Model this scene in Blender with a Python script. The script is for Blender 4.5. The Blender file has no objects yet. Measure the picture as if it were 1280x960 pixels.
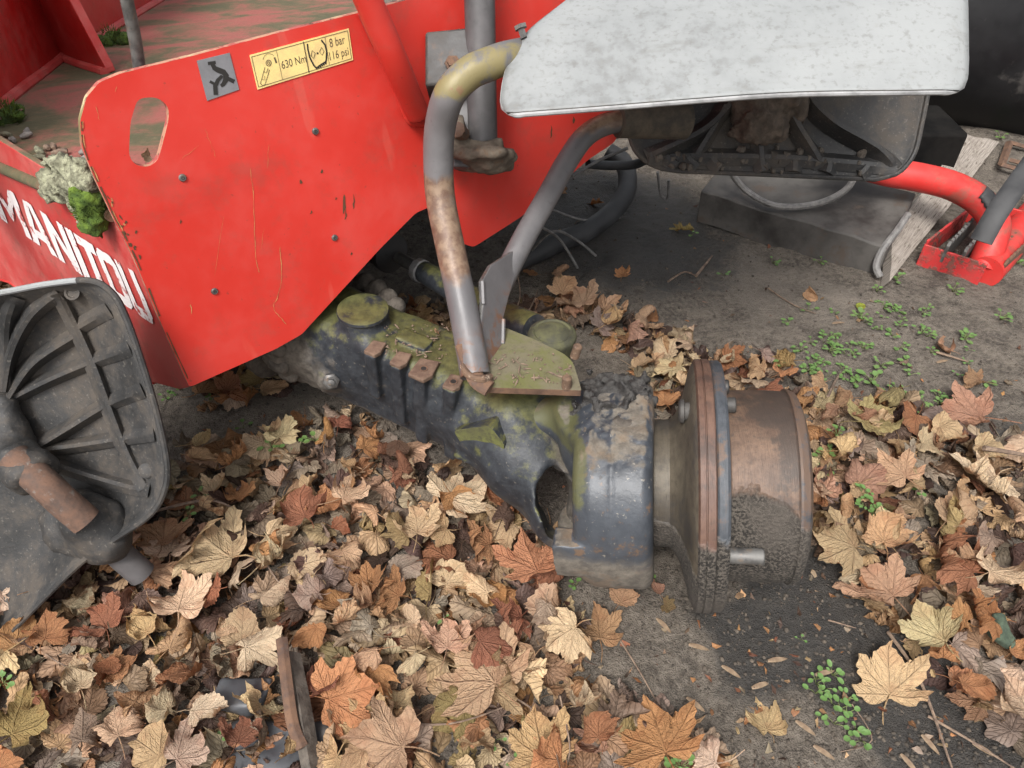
import bpy, bmesh, math, random
import numpy as np
from mathutils import Vector, Matrix, Euler
from mathutils.geometry import tessellate_polygon, delaunay_2d_cdt

SC = bpy.context.scene
COL = SC.collection
rnd = random.Random(7)

# ---------------------------------------------------------------- camera
PITCH = math.radians(43); CH = 1.05; F = 930.0
CP, SP = math.cos(PITCH), math.sin(PITCH)
cam_d = bpy.data.cameras.new('camera'); cam = bpy.data.objects.new('camera', cam_d); COL.objects.link(cam)
cam.location = (0, 0, CH); cam.rotation_euler = (math.pi/2 - PITCH, 0, 0)
cam_d.sensor_width = 36; cam_d.lens = 36*F/1280; cam_d.clip_start = 0.02; cam_d.clip_end = 2000
SC.camera = cam
# ---------------------------------------------------------------- world, sun, exposure
SUN_EL, SUN_AZ = math.radians(55), math.radians(-160)
w = bpy.data.worlds.new('World'); SC.world = w; w.use_nodes = True
wn = w.node_tree; bg = wn.nodes['Background']
sky = wn.nodes.new('ShaderNodeTexSky'); sky.sky_type = 'NISHITA'; sky.sun_disc = False
sky.sun_elevation = SUN_EL; sky.sun_rotation = SUN_AZ; sky.air_density = 1.0; sky.dust_density = 6.0; sky.ozone_density = 1.0
hs = wn.nodes.new('ShaderNodeHueSaturation'); hs.inputs['Saturation'].default_value = 0.22
wn.links.new(sky.outputs[0], hs.inputs['Color']); wn.links.new(hs.outputs[0], bg.inputs[0]); bg.inputs[1].default_value = 0.115
sl = bpy.data.lights.new('sun', 'SUN'); sl.energy = 1.5; sl.angle = math.radians(16); sl.color = (1, .975, .94)
so = bpy.data.objects.new('sun', sl); COL.objects.link(so)
sd = Vector((math.sin(SUN_AZ)*math.cos(SUN_EL), math.cos(SUN_AZ)*math.cos(SUN_EL), math.sin(SUN_EL)))
so.rotation_euler = sd.to_track_quat('Z', 'Y').to_euler()
SC.view_settings.view_transform = 'Standard'; SC.view_settings.look = 'None'
SC.view_settings.gamma = 1; SC.view_settings.exposure = 1.02
try:
    SC.cycles.max_bounces = 6; SC.cycles.diffuse_bounces = 3; SC.cycles.use_adaptive_sampling = True
    SC.cycles.use_denoising = True; SC.cycles.denoising_prefilter = 'NONE'
except Exception: pass

# ---------------------------------------------------------------- geometry helpers
C0 = np.array([0, 0, CH])
def ray(u, v):
    x = (u-640)/F; y = -(v-480)/F
    return np.array([x, CP + y*SP, -SP + y*CP])
def P(u, v, d): return C0 + d*ray(u, v)                 # a point at a depth
def Z(u, v, z=0.0):
    r = ray(u, v); return C0 + (z-CH)/r[2]*r              # a point on a level
def camv(x, y, z): return np.array([x, z*CP + y*SP, -z*SP + y*CP])
def nrm(a): a = np.asarray(a, float); return a/np.linalg.norm(a)
def onplane(u, v, p0, n):
    r = ray(u, v); return C0 + np.dot(p0-C0, n)/np.dot(r, n)*r
def proj(p):
    q = np.asarray(p)-C0; z = q[1]*CP - q[2]*SP; y = q[1]*SP + q[2]*CP
    return 640+F*q[0]/z, 480-F*y/z

def mesh(name, V, Fc, mats=None, smooth=False, mi=None):
    me = bpy.data.meshes.new(name)
    V = np.asarray(V, dtype=np.float32).reshape(-1, 3)
    if isinstance(Fc, np.ndarray) and Fc.ndim == 2:
        n, k = Fc.shape
        me.vertices.add(len(V)); me.vertices.foreach_set('co', V.ravel())
        me.loops.add(n*k); me.loops.foreach_set('vertex_index', Fc.astype(np.int32).ravel())
        me.polygons.add(n); me.polygons.foreach_set('loop_start', np.arange(0, n*k, k, dtype=np.int32))
        try: me.polygons.foreach_set('loop_total', np.full(n, k, dtype=np.int32))
        except Exception: pass
        me.update(calc_edges=True)
    else:
        me.from_pydata([tuple(map(float, v)) for v in V], [], [tuple(int(i) for i in f) for f in Fc]); me.update()
    for m in (mats or []): me.materials.append(m)
    if smooth: me.polygons.foreach_set('use_smooth', [True]*len(me.polygons))
    if mi is not None: me.polygons.foreach_set('material_index', mi)
    return me
def link(name, me, parent=None, loc=None):
    o = bpy.data.objects.new(name, me); COL.objects.link(o)
    if parent is not None:
        o.parent = parent
        # geometry is built in world coordinates; keep it there under a parent at its base
        wp = Vector((0, 0, 0)); p = parent
        while p is not None: wp += p.location; p = p.parent
        o.location = -wp if loc is None else Vector(loc)-wp
    elif loc is not None: o.location = loc
    return o
def thing(name, label, cat, loc, group=None):
    o = bpy.data.objects.new(name, None); COL.objects.link(o); o.location = loc; o.empty_display_size = .05
    return tag(o, label, cat, group)
def tag(o, label=None, cat=None, group=None, kind=None):
    if label: o['label'] = label
    if cat: o['category'] = cat
    if group: o['group'] = group
    if kind: o['kind'] = kind
    return o
def rebase(o, base):
    """give a single-mesh thing an origin at its base"""
    base = Vector([float(b) for b in base]); o.data.transform(Matrix.Translation(-base)); o.location = base; return o

def catmull(pts, n=8):
    pts = [np.asarray(p, float) for p in pts]; out = []
    for i in range(len(pts)-1):
        p0 = pts[max(i-1, 0)]; p1 = pts[i]; p2 = pts[i+1]; p3 = pts[min(i+2, len(pts)-1)]
        for k in range(n):
            t = k/n
            out.append(.5*((2*p1)+(-p0+p2)*t+(2*p0-5*p1+4*p2-p3)*t*t+(-p0+3*p1-3*p2+p3)*t**3))
    out.append(pts[-1]); return out
def tube_geo(path, rad, seg=14, cap=True, flat=1.0, up=None):
    path = [np.asarray(p, float) for p in path]; n = len(path)
    R = [rad]*n if np.isscalar(rad) else list(np.interp(np.linspace(0, 1, n), np.linspace(0, 1, len(rad)), rad))
    V, Fs = [], []
    t0 = nrm(path[1]-path[0]); a = np.array([0, 0, 1.]) if up is None else np.asarray(up, float)
    if abs(np.dot(a, t0)) > .95: a = np.array([1., 0, 0])
    nn = nrm(np.cross(t0, a))
    for i in range(n):
        t = nrm(path[min(i+1, n-1)]-path[max(i-1, 0)])
        nn = nrm(nn-np.dot(nn, t)*t); b = np.cross(t, nn)
        for k in range(seg):
            th = 2*math.pi*k/seg
            V.append(path[i]+R[i]*(math.cos(th)*nn+flat*math.sin(th)*b))
    for i in range(n-1):
        for k in range(seg):
            k2 = (k+1) % seg
            Fs.append((i*seg+k, i*seg+k2, (i+1)*seg+k2, (i+1)*seg+k))
    if cap:
        Fs.append(tuple(range(seg))[::-1]); Fs.append(tuple((n-1)*seg+k for k in range(seg)))
    return V, Fs
def autosmooth(me, ang=40):
    bm = bmesh.new(); bm.from_mesh(me); bmesh.ops.recalc_face_normals(bm, faces=bm.faces)
    for f in bm.faces: f.smooth = True
    for e in bm.edges:
        if len(e.link_faces) == 2 and e.calc_face_angle(0) > math.radians(ang): e.smooth = False
        if len(e.link_faces) == 1: e.smooth = True
    bm.to_mesh(me); bm.free(); return me
def tube(name, path, rad, mat, parent=None, seg=14, n=6, **k):
    V, Fs = tube_geo(catmull(path, n) if n else path, rad, seg, **k)
    return link(name, autosmooth(mesh(name, V, Fs, [mat])), parent)
def merge(parts):
    V, Fs = [], []
    for v, f in parts:
        o = len(V); V.extend([np.asarray(q, float) for q in v]); Fs.extend([tuple(i+o for i in g) for g in f])
    return V, Fs
def box_geo(c, ax, ay, az, hx, hy, hz):
    c = np.asarray(c, float); ax, ay, az = map(nrm, (ax, ay, az)); V = []
    for sx in (-1, 1):
        for sy in (-1, 1):
            for sz in (-1, 1): V.append(c+sx*hx*ax+sy*hy*ay+sz*hz*az)
    return V, [(0, 1, 3, 2), (4, 6, 7, 5), (0, 4, 5, 1), (2, 3, 7, 6), (0, 2, 6, 4), (1, 5, 7, 3)]
def lathe_geo(c, ax, prof, seg=48, up=(0, 0, 1)):
    """prof: list of (distance along the axis, radius)"""
    c = np.asarray(c, float); ax = nrm(ax); u = np.asarray(up, float)
    if abs(np.dot(u, ax)) > .95: u = np.array([1., 0, 0])
    e1 = nrm(np.cross(ax, u)); e2 = np.cross(ax, e1); V, Fs = [], []
    for t, r in prof:
        for k in range(seg):
            th = 2*math.pi*k/seg; V.append(c+ax*t+max(r, 1e-5)*(math.cos(th)*e1+math.sin(th)*e2))
    for i in range(len(prof)-1):
        for k in range(seg):
            k2 = (k+1) % seg; Fs.append((i*seg+k, i*seg+k2, (i+1)*seg+k2, (i+1)*seg+k))
    Fs.append(tuple(range(seg))[::-1]); Fs.append(tuple((len(prof)-1)*seg+k for k in range(seg)))
    return V, Fs
def obj(name, geo, mat, parent=None, ang=40, bevel=0, seg=2, mats=None, mi=None):
    me = mesh(name, geo[0], geo[1], mats or [mat], mi=mi); autosmooth(me, ang)
    o = link(name, me, parent)
    if bevel:
        b = o.modifiers.new('bevel', 'BEVEL'); b.width = bevel; b.segments = seg; b.limit_method = 'ANGLE'; b.angle_limit = math.radians(45)
        b.harden_normals = False
    return o
def plate(name, pts, thick, mats, parent=None, holes=(), bevel=0):
    """flat plate from coplanar 3-D points, thickened by the vector thick; mats = [face, edge]"""
    loops = [[np.asarray(p, float) for p in pts]]+[[np.asarray(p, float) for p in h] for h in holes]
    flat = [p for l in loops for p in l]
    tris = tessellate_polygon([[Vector(p) for p in l] for l in loops])
    n = len(flat); th = np.asarray(thick, float)
    V = flat+[p+th for p in flat]; Fs = []; mi = []
    nv = np.zeros(3)
    for t in tris: nv += np.cross(flat[t[1]]-flat[t[0]], flat[t[2]]-flat[t[0]])
    for t in tris:
        nn = np.cross(flat[t[1]]-flat[t[0]], flat[t[2]]-flat[t[0]])
        if np.dot(nn, th) > 0: t = t[::-1]
        Fs.append(tuple(t)); mi.append(0); Fs.append(tuple(i+n for i in t[::-1])); mi.append(0)
    o = 0
    for l in loops:
        m = len(l)
        for i in range(m):
            j = (i+1) % m; Fs.append((o+i, o+j, n+o+j, n+o+i)); mi.append(1 if len(mats) > 1 else 0)
        o += m
    me = mesh(name, V, Fs, mats, mi=mi)
    bm = bmesh.new(); bm.from_mesh(me); bmesh.ops.recalc_face_normals(bm, faces=bm.faces); bm.to_mesh(me); bm.free()
    ob = link(name, me, parent)
    if bevel:
        b = ob.modifiers.new('bevel', 'BEVEL'); b.width = bevel; b.segments = 2; b.limit_method = 'ANGLE'; b.angle_limit = math.radians(50)
    return ob
def roundpoly(pts, r, n=5):
    """round the corners of a 2-D polygon; r scalar or list"""
    out = []; m = len(pts)
    for i in range(m):
        p = np.array(pts[i], float); a = np.array(pts[i-1], float); b = np.array(pts[(i+1) % m], float)
        rr = r[i] if hasattr(r, '__len__') else r
        if rr <= 0: out.append(tuple(p)); continue
        da = min(rr, np.linalg.norm(a-p)*.49); db = min(rr, np.linalg.norm(b-p)*.49)
        A = p+(a-p)/np.linalg.norm(a-p)*da; B = p+(b-p)/np.linalg.norm(b-p)*db
        for k in range(n+1):
            t = k/n; out.append(tuple((1-t)**2*A+2*t*(1-t)*p+t*t*B))
    return out

# ---------------------------------------------------------------- value noise and signed distance fields
_NR = np.random.RandomState(3); _LAT = _NR.rand(32, 32, 32).astype(np.float32)
def vnoise(p):
    p = np.asarray(p); i = np.floor(p).astype(int); f = p-i; f = f*f*(3-2*f); i0 = i & 31; i1 = (i+1) & 31
    x0, y0, z0 = i0[..., 0], i0[..., 1], i0[..., 2]; x1, y1, z1 = i1[..., 0], i1[..., 1], i1[..., 2]
    fx, fy, fz = f[..., 0], f[..., 1], f[..., 2]; L = _LAT
    a = L[x0, y0, z0]*(1-fx)+L[x1, y0, z0]*fx; b = L[x0, y1, z0]*(1-fx)+L[x1, y1, z0]*fx
    c = L[x0, y0, z1]*(1-fx)+L[x1, y0, z1]*fx; d = L[x0, y1, z1]*(1-fx)+L[x1, y1, z1]*fx
    return ((a*(1-fy)+b*fy)*(1-fz)+(c*(1-fy)+d*fy)*fz)*2-1
def fbm(p, o=3):
    s = 0; a = 1; p = np.asarray(p, float)
    for k in range(o): s = s+a*vnoise(p*2**k+k*7.3); a *= .5
    return s
def smin(a, b, k):
    h = np.clip(.5+.5*(b-a)/k, 0, 1); return b*(1-h)+a*h-k*h*(1-h)
def smax(a, b, k): return -smin(-a, -b, k)
def s_cap(X, a, b, ra, rb=None):
    a = np.asarray(a, float); b = np.asarray(b, float); rb = ra if rb is None else rb; ab = b-a
    t = np.clip(((X-a)@ab)/np.dot(ab, ab), 0, 1); return np.linalg.norm(X-a-t[..., None]*ab, axis=-1)-(ra+(rb-ra)*t)
def s_cyl(X, a, b, r, rd=.004):
    a = np.asarray(a, float); b = np.asarray(b, float); L = np.linalg.norm(b-a); ax = (b-a)/L; q = X-(a+b)/2
    t = q@ax; rr = np.linalg.norm(q-t[..., None]*ax, axis=-1)
    dx = rr-r+rd; dy = np.abs(t)-L/2+rd
    return np.minimum(np.maximum(dx, dy), 0)+np.hypot(np.maximum(dx, 0), np.maximum(dy, 0))-rd
def s_box(X, c, ax, ay, az, h, rd=.005):
    q = X-np.asarray(c, float); d = [np.abs(q@nrm(a))-hh+rd for a, hh in zip((ax, ay, az), h)]
    o = np.sqrt(sum(np.maximum(k, 0)**2 for k in d)); return o+np.minimum(np.maximum(np.maximum(d[0], d[1]), d[2]), 0)-rd
def s_ell(X, c, ax, ay, az, r):
    q = X-np.asarray(c, float); k = np.stack([(q@nrm(a))/rr for a, rr in zip((ax, ay, az), r)], -1)
    n = np.linalg.norm(k, axis=-1); return (n-1)*min(r)
def nets(fn, lo, hi, h):
    """naive surface nets of fn(points) == 0"""
    lo = np.asarray(lo, float); hi = np.asarray(hi, float); n = np.ceil((hi-lo)/h).astype(int)+1
    g = np.stack(np.meshgrid(*[lo[i]+h*np.arange(n[i]) for i in range(3)], indexing='ij'), -1)
    D = fn(g).astype(np.float32); D[0] = D[-1] = 1; D[:, 0] = D[:, -1] = 1; D[:, :, 0] = D[:, :, -1] = 1
    S = D < 0; cs = tuple(np.array(n)-1)
    acc = np.zeros(cs+(3,), np.float32); cnt = np.zeros(cs, np.float32)
    def sl(o): return tuple(slice(o[i], o[i]+cs[i]) for i in range(3))
    for ax in range(3):
        for a in (0, 1):
            for b in (0, 1):
                o = [0, 0, 0]; oth = [k for k in range(3) if k != ax]; o[oth[0]] = a; o[oth[1]] = b
                o2 = list(o); o2[ax] = 1
                d0 = D[sl(o)]; d1 = D[sl(o2)]; m = S[sl(o)] != S[sl(o2)]
                t = np.where(m, d0/np.where(m, d0-d1, 1), 0)
                e = np.zeros(cs+(3,), np.float32); e[..., oth[0]] = a; e[..., oth[1]] = b; e[..., ax] = t
                acc += e*m[..., None]; cnt += m
    act = cnt > 0; idx = -np.ones(cs, int); idx[act] = np.arange(act.sum())
    cell = np.stack(np.nonzero(act), -1); V = lo+h*(cell+acc[act]/cnt[act][:, None]); Q = []
    for ax in range(3):
        o = [k for k in range(3) if k != ax]
        a = [slice(1, cs[k]) if k != ax else slice(0, cs[k]) for k in range(3)]
        b = list(a); b[ax] = slice(1, cs[ax]+1)
        s0 = S[tuple(a)]; s1 = S[tuple(b)]; m = s0 != s1; I = np.stack(np.nonzero(m), -1)
        for k in o: I[:, k] += 1
        def at(d0, d1):
            J = I.copy(); J[:, o[0]] -= d0; J[:, o[1]] -= d1; return idx[J[:, 0], J[:, 1], J[:, 2]]
        q = np.stack([at(0, 0), at(1, 0), at(1, 1), at(0, 1)], -1)
        flip = s0[m]
        if ax == 1: flip = ~flip
        q[~flip] = q[~flip][:, ::-1]; Q.append(q)
    Q = np.concatenate(Q); Q = Q[(Q >= 0).all(1)]
    return V, Q
def sdf_obj(name, fn, lo, hi, h, mat, parent=None):
    V, Q = nets(fn, lo, hi, h); me = mesh(name, V, Q, [mat], smooth=True); return link(name, me, parent)

# ---------------------------------------------------------------- material helpers
class M:
    def __init__(s, name):
        s.m = bpy.data.materials.new(name); s.m.use_nodes = True; s.t = s.m.node_tree; s.b = s.t.nodes['Principled BSDF']
        s.out = s.t.nodes['Material Output']
        tc = s.t.nodes.new('ShaderNodeTexCoord'); s.o = tc.outputs['Object']; s.uv = tc.outputs['UV']; s.geo = s.t.nodes.new('ShaderNodeNewGeometry')
    def n(s, ty, **k):
        nd = s.t.nodes.new(ty)
        for a, v in k.items(): setattr(nd, a, v)
        return nd
    def set(s, sock, v):
        if isinstance(v, bpy.types.NodeSocket): s.t.links.new(v, sock)
        elif isinstance(v, (tuple, list)) and len(v) == 3 and sock.type == 'RGBA': sock.default_value = (*v, 1)
        else: sock.default_value = v
    def math(s, op, a, b=0.0, c=None, clamp=False):
        nd = s.n('ShaderNodeMath', operation=op, use_clamp=clamp); s.set(nd.inputs[0], a); s.set(nd.inputs[1], b)
        if c is not None: s.set(nd.inputs[2], c)
        return nd.outputs[0]
    def noise(s, scale, detail=4, rough=.55, vec=None, dist=0.0, st=None):
        v = vec or s.o
        if st is not None:
            mp = s.n('ShaderNodeMapping'); s.set(mp.inputs[0], v); mp.inputs['Scale'].default_value = st; v = mp.outputs[0]
        nd = s.n('ShaderNodeTexNoise'); s.set(nd.inputs['Vector'], v); nd.inputs['Scale'].default_value = scale
        nd.inputs['Detail'].default_value = detail; nd.inputs['Roughness'].default_value = rough; nd.inputs['Distortion'].default_value = dist
        return nd.outputs['Fac']
    def voro(s, scale, feat='F1', vec=None):
        nd = s.n('ShaderNodeTexVoronoi', feature=feat); s.set(nd.inputs['Vector'], vec or s.o); nd.inputs['Scale'].default_value = scale
        return nd.outputs['Distance']
    def ramp(s, f, a, b, lo=0.0, hi=1.0):
        nd = s.n('ShaderNodeMapRange', interpolation_type='SMOOTHSTEP'); s.set(nd.inputs[0], f)
        for i, v in enumerate((a, b, lo, hi)): s.set(nd.inputs[1+i], v)
        return nd.outputs[0]
    def mix(s, f, a, b, bl='MIX'):
        nd = s.n('ShaderNodeMix', data_type='RGBA', blend_type=bl); s.set(nd.inputs[0], f); s.set(nd.inputs[6], a); s.set(nd.inputs[7], b)
        return nd.outputs[2]
    def xyz(s, v=None):
        nd = s.n('ShaderNodeSeparateXYZ'); s.set(nd.inputs[0], v or s.o); return nd.outputs
    def upness(s): return s.xyz(s.geo.outputs['Normal'])[2]
    def col(s, c): s.set(s.b.inputs['Base Color'], c); s.c = c
    def rough(s, r): s.set(s.b.inputs['Roughness'], r)
    def bump(s, h, strength=.4, dist=.002, prev=None):
        nd = s.n('ShaderNodeBump'); s.set(nd.inputs['Height'], h); nd.inputs['Strength'].default_value = strength; nd.inputs['Distance'].default_value = dist
        if prev is not None: s.t.links.new(prev, nd.inputs['Normal'])
        s.t.links.new(nd.outputs[0], s.b.inputs['Normal']); return nd.outputs[0]
def lin(r, g, b):
    f = lambda c: ((c/255+.055)/1.055)**2.4 if c > 10.3 else c/255/12.92
    return (f(r), f(g), f(b))
# ---------------------------------------------------------------- materials
def m_red(name, fade=0.0, dirt=.3, algae=0.0, base=(.53, .031, .021)):
    m = M(name)
    n1 = m.noise(3.5, 4, .6); n2 = m.noise(60, 4, .6); n3 = m.noise(14, 5, .7)
    c = m.mix(m.ramp(n1, .3, .75), base, tuple(min(1, x*1.12+.006) for x in base))
    c = m.mix(m.math('MULTIPLY', m.ramp(n3, .42, .75), fade+.12), c, (.50, .12, .10))
    if fade > 0: c = m.mix(m.ramp(m.noise(7, 5, .7), .3, .7, 0, fade), c, (.42, .13, .115))
    st = m.noise(9, 4, .6, st=(1, 1, .12))                       # rain streaks
    c = m.mix(m.ramp(st, .55, .85, 0, dirt*.5), c, (.12, .04, .03))
    sp = m.ramp(m.noise(130, 2, .5), .71, .78, 0, .8*min(1, dirt*2.2)); c = m.mix(sp, c, (.10, .045, .03))
    sc = m.ramp(m.noise(16, 3, .5, st=(1, 1, .10), dist=.3), .70, .73, 0, .07); c = m.mix(sc, c, (.75, .38, .28))
    if algae: c = m.mix(m.ramp(m.math('ADD', m.noise(8, 6, .7), m.math('MULTIPLY', m.noise(45, 4, .7), .35)), .5, .85, 0, algae), c, (.12, .105, .045))
    dr = m.noise(4.5, 6, .68, dist=.8); c = m.mix(m.ramp(dr, .52, .74, 0, dirt), c, tuple(x*.55+.01 for x in base))
    du = m.ramp(m.math('ADD', m.noise(22, 6, .75), m.math('MULTIPLY', dr, .6)), .80, 1.0, 0, dirt*.9); c = m.mix(du, c, (.16, .085, .06))
    m.col(c); m.rough(m.ramp(n3, .2, .8, .36, .66)); m.b.inputs['Specular IOR Level'].default_value = .35
    m.bump(m.math('ADD', m.math('MULTIPLY', n1, 2.0), m.math('MULTIPLY', n2, .12)), .12, .006)
    return m.m
RED = m_red('red_paint', .03, .22)
RED_FRONT = m_red('red_paint_faded', .5, .5, base=(.40, .028, .026))
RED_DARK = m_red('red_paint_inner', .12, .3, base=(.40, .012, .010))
RED_STEP = m_red('red_paint_step', .05, .7, base=(.48, .024, .02))
def m_reddirty():
    m = M('red_paint_muddy'); g = m.ramp(m.noise(55, 5, .7), .45, .55)
    g = m.math('MULTIPLY', g, m.ramp(m.noise(9, 3, .6), .3, .6))
    m.col(m.mix(g, (.5, .035, .035), (.10, .075, .055))); m.rough(m.ramp(g, 0, 1, .45, .95)); m.bump(g, .7, .002); return m.m
RED_MUD = m_reddirty()
def m_deck():
    m = M('weathered_red_deck')
    n1 = m.noise(5.5, 6, .65, dist=.5); n2 = m.noise(24, 6, .72); n3 = m.noise(120, 3, .6)
    c = m.mix(m.ramp(n1, .38, .62), (.27, .08, .065), (.125, .098, .052))
    c = m.mix(m.ramp(m.math('ADD', n1, m.math('MULTIPLY', n2, .5)), .70, .92, 0, .85), c, (.07, .07, .035))
    c = m.mix(m.ramp(n2, .55, .75, 0, .6), c, (.20, .15, .09))
    c = m.mix(m.ramp(n3, .58, .72, 0, .6), c, (.09, .07, .05))
    m.col(c); m.rough(.9); m.bump(m.math('ADD', n2, m.math('MULTIPLY', n3, .5)), .8, .004); return m.m
DECK = m_deck()
def m_edge():
    m = M('worn_panel_edge'); n1 = m.noise(26, 4, .7); n2 = m.noise(9, 3, .6)
    c = m.mix(m.ramp(n1, .42, .5), (.34, .07, .06), (.40, .20, .13)); c = m.mix(m.ramp(n1, .56, .62), c, (.44, .35, .2))
    c = m.mix(m.ramp(n2, .55, .62, 0, .9), c, (.16, .13, .05)); c = m.mix(m.ramp(m.noise(60, 4, .7), .57, .63, 0, .9), c, (.06, .035, .02))
    m.col(c); m.rough(.85); m.bump(n1, .6, .003); return m.m
EDGE = m_edge()
def m_greytube(RZ, nm='grey_paint_rusting'):
    m = M(nm); z = m.xyz()[2]
    n1 = m.noise(9, 4, .6); n2 = m.noise(70, 4, .65); n3 = m.noise(26, 5, .7, dist=.4)
    c = m.mix(m.ramp(n1, .3, .7), (.10, .096, .098), (.15, .142, .144)); c = m.mix(m.ramp(n2, .6, .75, 0, .5), c, (.06, .055, .05))
    zz = m.math('ADD', z, m.math('MULTIPLY', m.math('SUBTRACT', n3, .5), .035))
    band = m.math('MULTIPLY', m.ramp(zz, RZ[0]-.006, RZ[0]+.006), m.ramp(zz, RZ[1]-.006, RZ[1]+.006, 1, 0))
    rc = m.mix(m.ramp(n2, .35, .65), (.12, .068, .045), (.22, .15, .10)); rc = m.mix(m.ramp(n3, .5, .7, 0, .6), rc, (.16, .13, .11))
    c = m.mix(m.math('MULTIPLY', band, m.ramp(n3, .2, .42, .55, 1)), c, rc)
    e = m.math('MULTIPLY', m.ramp(zz, RZ[2], RZ[2]+.012), m.ramp(n3, .40, .55)); c = m.mix(e, c, (.20, .165, .075))
    lowr = m.math('MULTIPLY', m.ramp(zz, RZ[3], RZ[3]-.03), m.ramp(n3, .45, .6)); c = m.mix(lowr, c, (.15, .075, .045))
    sp = m.ramp(n3, .66, .72, 0, .8); c = m.mix(sp, c, (.22, .12, .07))
    m.col(c); m.rough(m.ramp(n1, .2, .8, .38, .62)); m.b.inputs['Metallic'].default_value = .1
    m.bump(m.math('ADD', n3, m.math('MULTIPLY', n2, .3)), .35, .0025); return m.m
TUBE_M = m_greytube([.435, .545, .655, .40]); TUBE2_M = m_greytube([.515, .60, .7, .38], 'grey_paint_second_tube')
def m_simple(name, c1, c2, sc=20, rough=(.5, .8), bump=.4, bd=.002, spots=None, metal=0, detail=5, dirt=None):
    m = M(name); n1 = m.noise(sc, detail, .65); n2 = m.noise(sc*6, 4, .6)
    c = m.mix(m.ramp(n1, .32, .68), c1, c2)
    if spots: c = m.mix(m.ramp(m.noise(sc*1.7, 5, .7), .55, .68, 0, .85), c, spots)
    if dirt: c = m.mix(m.ramp(m.upness(), .2, .9, 0, .7), c, dirt)
    c = m.mix(m.ramp(n2, .55, .75, 0, .3), c, tuple(x*.4 for x in c1))
    m.col(c); m.rough(m.ramp(n1, .3, .7, *rough)); m.b.inputs['Metallic'].default_value = metal
    m.bump(m.math('ADD', n1, m.math('MULTIPLY', n2, .35)), bump, bd); return m.m
MUD = m_simple('caked_mud', (.050, .041, .033), (.12, .103, .085), 40, (.9, 1), 1.0, .004)
GREASE = m_simple('black_grease_dirt', (.018, .016, .015), (.05, .046, .042), 70, (.5, .85), 1.0, .004)
DARKMET = m_simple('dark_dirty_steel', (.035, .033, .032), (.085, .078, .07), 18, (.5, .85), .5, .002, spots=(.10, .065, .045))
TROUGH = m_simple('dirty_channel_steel', (.022, .019, .017), (.085, .078, .07), 7, (.5, .8), .5, .003, spots=(.075, .055, .042))
RUST = m_simple('rusty_steel', (.075, .042, .028), (.15, .083, .05), 45, (.75, .95), .8, .002, spots=(.07, .05, .045))
PINRUST = m_simple('brown_rusty_pin', (.075, .045, .03), (.145, .088, .055), 60, (.7, .95), .7, .002, spots=(.35, .27, .2))
STEELGREY = m_simple('grey_steel', (.085, .082, .08), (.17, .165, .155), 50, (.4, .7), .4, .001, spots=(.2, .15, .11), metal=.5)
BLACKRUB = m_simple('black_rubber', (.022, .022, .023), (.05, .05, .051), 12, (.5, .8), .3, .002)
WIRE_M = m_simple('grey_cable', (.10, .095, .09), (.2, .19, .18), 60, (.5, .8), .3, .001)
POST_M = m_simple('dark_grey_post_paint', (.06, .057, .058), (.10, .094, .095), 12, (.4, .6), .25, .001, spots=(.10, .095, .09))
WOOD = None
def m_wood():
    m = M('weathered_wood'); n1 = m.noise(14, 6, .7, st=(1, 1, 1)); g = m.noise(60, 5, .7, vec=m.uv, st=(.25, 4, 1)); sp = m.noise(70, 3, .6, vec=m.uv, st=(.4, 1.6, 1))
    c = m.mix(m.ramp(g, .3, .7), (.16, .135, .11), (.36, .32, .28)); c = m.mix(m.ramp(sp, .55, .66, 0, .85), c, (.075, .055, .04)); c = m.mix(m.ramp(n1, .5, .7, 0, .5), c, (.12, .095, .075))
    m.col(c); m.rough(.9); m.bump(m.math('SUBTRACT', g, sp), .6, .003); return m.m
WOOD = m_wood()
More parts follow.
